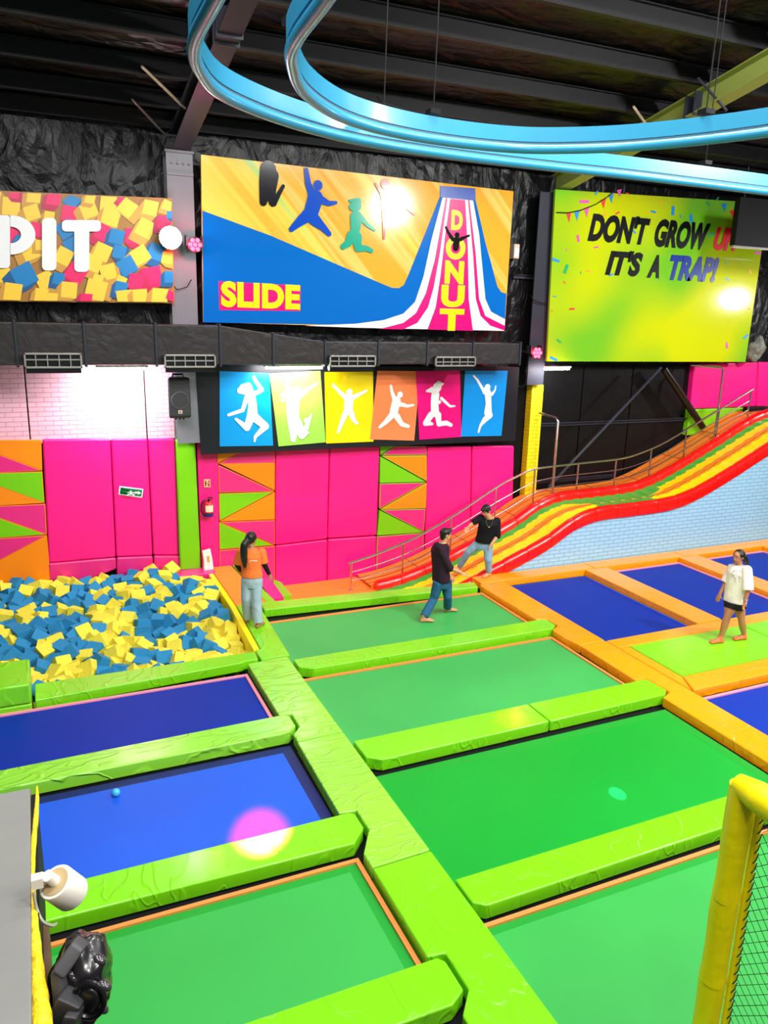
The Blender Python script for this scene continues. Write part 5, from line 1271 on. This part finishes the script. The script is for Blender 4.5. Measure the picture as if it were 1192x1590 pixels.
hand(mb, wrR_, (wrR_-elR_)+Vector((0, 0, -.12)), P.b, 1.0, .5, 1); hand(mb, wrL_, wrL_-elL_, P.b*-.5-P.lat, 1.0, .45, -1)
for h, k, a in ((hipS, knS, aS), (hipL_, knL_, aLf)): leg(mb, h, k, a, (.09, .078, .056, .058, .038))
foot(mb, aS, -RH*.75-FH*.65, .24, .002); foot(mb, aLf, -RH*.6-FH*.4, .24)
remeshed(mb, 'body', [SKINL, EYEW, EYED, LIP, HAIR], P.root, .0075, 2, P.paint)
KS = cloth('black_cotton', (14, 15, 22)); mb = MB()
P.torso(mb, pel, chest, neck, (.195, .185, .20, .19), (.15, .14, .15, .105), low=-.06)
for a, b, c in ((shR_, elR_, wrR_), (shL_, elL_, wrL_)): mb.ball(a, .076); straight(mb, [a, b, b+(c-b)*.12], [.076, .066, .064])
sh_ = remeshed(mb, 'shirt', [KS], P.root, .011, 2)
mb = MB(); mb.path(catmull([ond(*cv(*q), D-.22) for q in ((808, 248), (803, 290), (812, 330), (830, 350), (850, 330), (862, 290), (860, 250))]), .004, 6); mb.build('necklace', mat('necklace_gold', (170, 150, 80), .3, metal=.8), P.root)
JP = cloth('pale_jeans', (128, 165, 190), .5); mb = MB()
mb.rings([ell(pel+Vector((0, 0, .08)), P.lat, P.b, .162, .122), ell(pel-Vector((0, 0, .05)), P.lat, P.b, .172, .13), ell(pel-Vector((0, 0, .12)), P.lat, P.b, .16, .12)])
for h, k, a in ((hipS, knS, aS), (hipL_, knL_, aLf)): straight(mb, [h, h+(k-h)*.5, k, a+(k-a)*.06], [.105, .095, .078, .066])
remeshed(mb, 'jeans', [JP], P.root, .011, 2)
mb = MB(); f, r, u = P.hf, P.hr, P.hu
mb.ball(head+u*.036-f*.020, .088, .098, .088, 24, 16, ax=(r, f, u)); mb.ball(head-f*.06-u*.02, .07, .05, .07, 18, 12, ax=(r, f, u)); mb.ball(head+u*.075+f*.055, .065, .052, .036, 14, 10, ax=(r, f, u))
for q in (-1, 1): mb.ball(head+r*.074*q+u*.02+f*.02, .014, .03, .045, 10, 8, ax=(r, f, u))
remeshed(mb, 'hair', [HAIR], P.root, .008, 1)

# ---- woman in white T-shirt
cv = lambda x, y: (1060+x/7.947, 830+y/7.947)
zp = .008
fF, fB = onz(1114, 998, zp), onz(1152, 993, zp)
D = (fdist(fF)+fdist(fB))/2
P = Person('woman in white oversized T-shirt and black shorts walking on the raised green platform', ((fF.x+fB.x)/2, (fF.y+fB.y)/2, zp), D, (-1, -.15), (-.86, -.50, -.05), (-.80, -.60))
j = J(cv, D)
head = j(682, 272); neck = j(702, 365, .02); chest = j(695, 470); pel = j(640, 830); hipA, hipB = j(605, 850, -.06), j(685, 850, .06)
shA, shB = j(610, 425, .13), j(790, 440, -.13)
elA, wrA = j(520, 610, .14), j(455, 735, .10); elB, wrB = j(802, 690, -.25), j(762, 838, -.27)
aF = ond(*cv(468, 1262), fdist(fF)); aF.z = zp+.085; aB = ond(*cv(752, 1240), fdist(fB)); aB.z = zp+.085
knF, knB = j(548, 1010, -.10), j(722, 1050, .0)
mb = MB(); P.head(mb, head, .215); mb.rod(neck-Vector((0, 0, .06)), head-Vector((0, 0, .02)), .054, .05, 14); P.torso(mb, pel, chest, neck)
for a, b, c in ((shA, elA, wrA), (shB, elB, wrB)): mb.ball(a, .054); arm(mb, a, b, c, (.05, .043, .038, .026))
hand(mb, wrA, wrA-elA+Vector((0, 0, -.06)), -P.b, .95, .45, 1); hand(mb, wrB, wrB-elB, P.lat*-1, .95, .45, -1)
for h, k, a in ((hipA, knF, aF), (hipB, knB, aB)): leg(mb, h, k, a, (.098, .085, .056, .060, .036))
foot(mb, aF, P.f, .23, zp+.001); foot(mb, aB, P.f, .23, zp+.001)
remeshed(mb, 'body', [SKIN, EYEW, EYED, LIP, HAIR], P.root, .0075, 2, P.paint)
WT = cloth('white_cotton', (240, 238, 226), .4); mb = MB()
P.torso(mb, pel, chest, neck, (.188, .190, .198, .188), (.150, .142, .140, .10), low=-.005)
for a, b, f_ in ((shA, elA, .86), (shB, elB, 1.0)): mb.ball(a, .08); mb.rod(a, a+(b-a)*f_, .08, .088, 16)
top_ = remeshed(mb, 'shirt', [WT], P.root, .011, 2)
mb = MB(); GP = mat('grey_print', (175, 178, 180), .8)
rq = random.Random(4)
for i in range(26):
    x = 595+105*rq.random(); y = 440+130*rq.random(); l = 20+18*rq.random(); a = rq.uniform(-1.3, 1.3)
    decal(mb, top_, cv, [((x, y), (x+l*math.cos(a), y+l*math.sin(a)), 6)])
mb.build('shirt_print', GP, top_)
BK = cloth('black_shorts', (16, 16, 18), .2); mb2 = MB()
mb2.rings([ell(pel+Vector((0, 0, .07)), P.lat, P.b, .158, .12), ell(pel-Vector((0, 0, .04)), P.lat, P.b, .175, .135), ell(pel-Vector((0, 0, .10)), P.lat, P.b, .17, .13)])
for h, k in ((hipA, knF), (hipB, knB)): mb2.rod(h, h+(k-h)*.38, .112, .108, 16)
remeshed(mb2, 'shorts', [BK], P.root, .01, 2)
SO = cloth('coral_sock', (250, 120, 70), .2)
for a in (aF, aB):
    m2 = MB(); foot(m2, a, P.f, .238, zp, .047); m2.rod(a-Vector((0, 0, .03)), a+Vector((0, 0, .03)), .044, .043, 14); remeshed(m2, 'sock', [SO], P.root, .007, 1)
mb = MB(); f, r, u = P.hf, P.hr, P.hu
mb.ball(head+u*.030-f*.026, .084, .094, .088, 24, 16, ax=(r, f, u)); mb.ball(head-f*.075-u*.01, .055, .045, .06, 16, 10, ax=(r, f, u))
limb3(mb, [ond(*cv(x, y), D+dd) for x, y, dd in ((745, 265, .03), (775, 320, .05), (800, 375, .07))], [.045, .042, .018])
for q in (-1, 1): mb.ball(head+r*.072*q+u*.03-f*.01, .014, .045, .04, 10, 8, ax=(r, f, u))
remeshed(mb, 'hair', [HAIR], P.root, .008, 1)
mb = MB(); wd = (wrB-elB).normalized(); mb.path([wrB-wd*.05+(ell(Vector(), P.lat, P.b, .036, .036, 20)[i]) for i in list(range(20))+[0]], .006, 6); mb.build('bracelet', ALU, P.root)
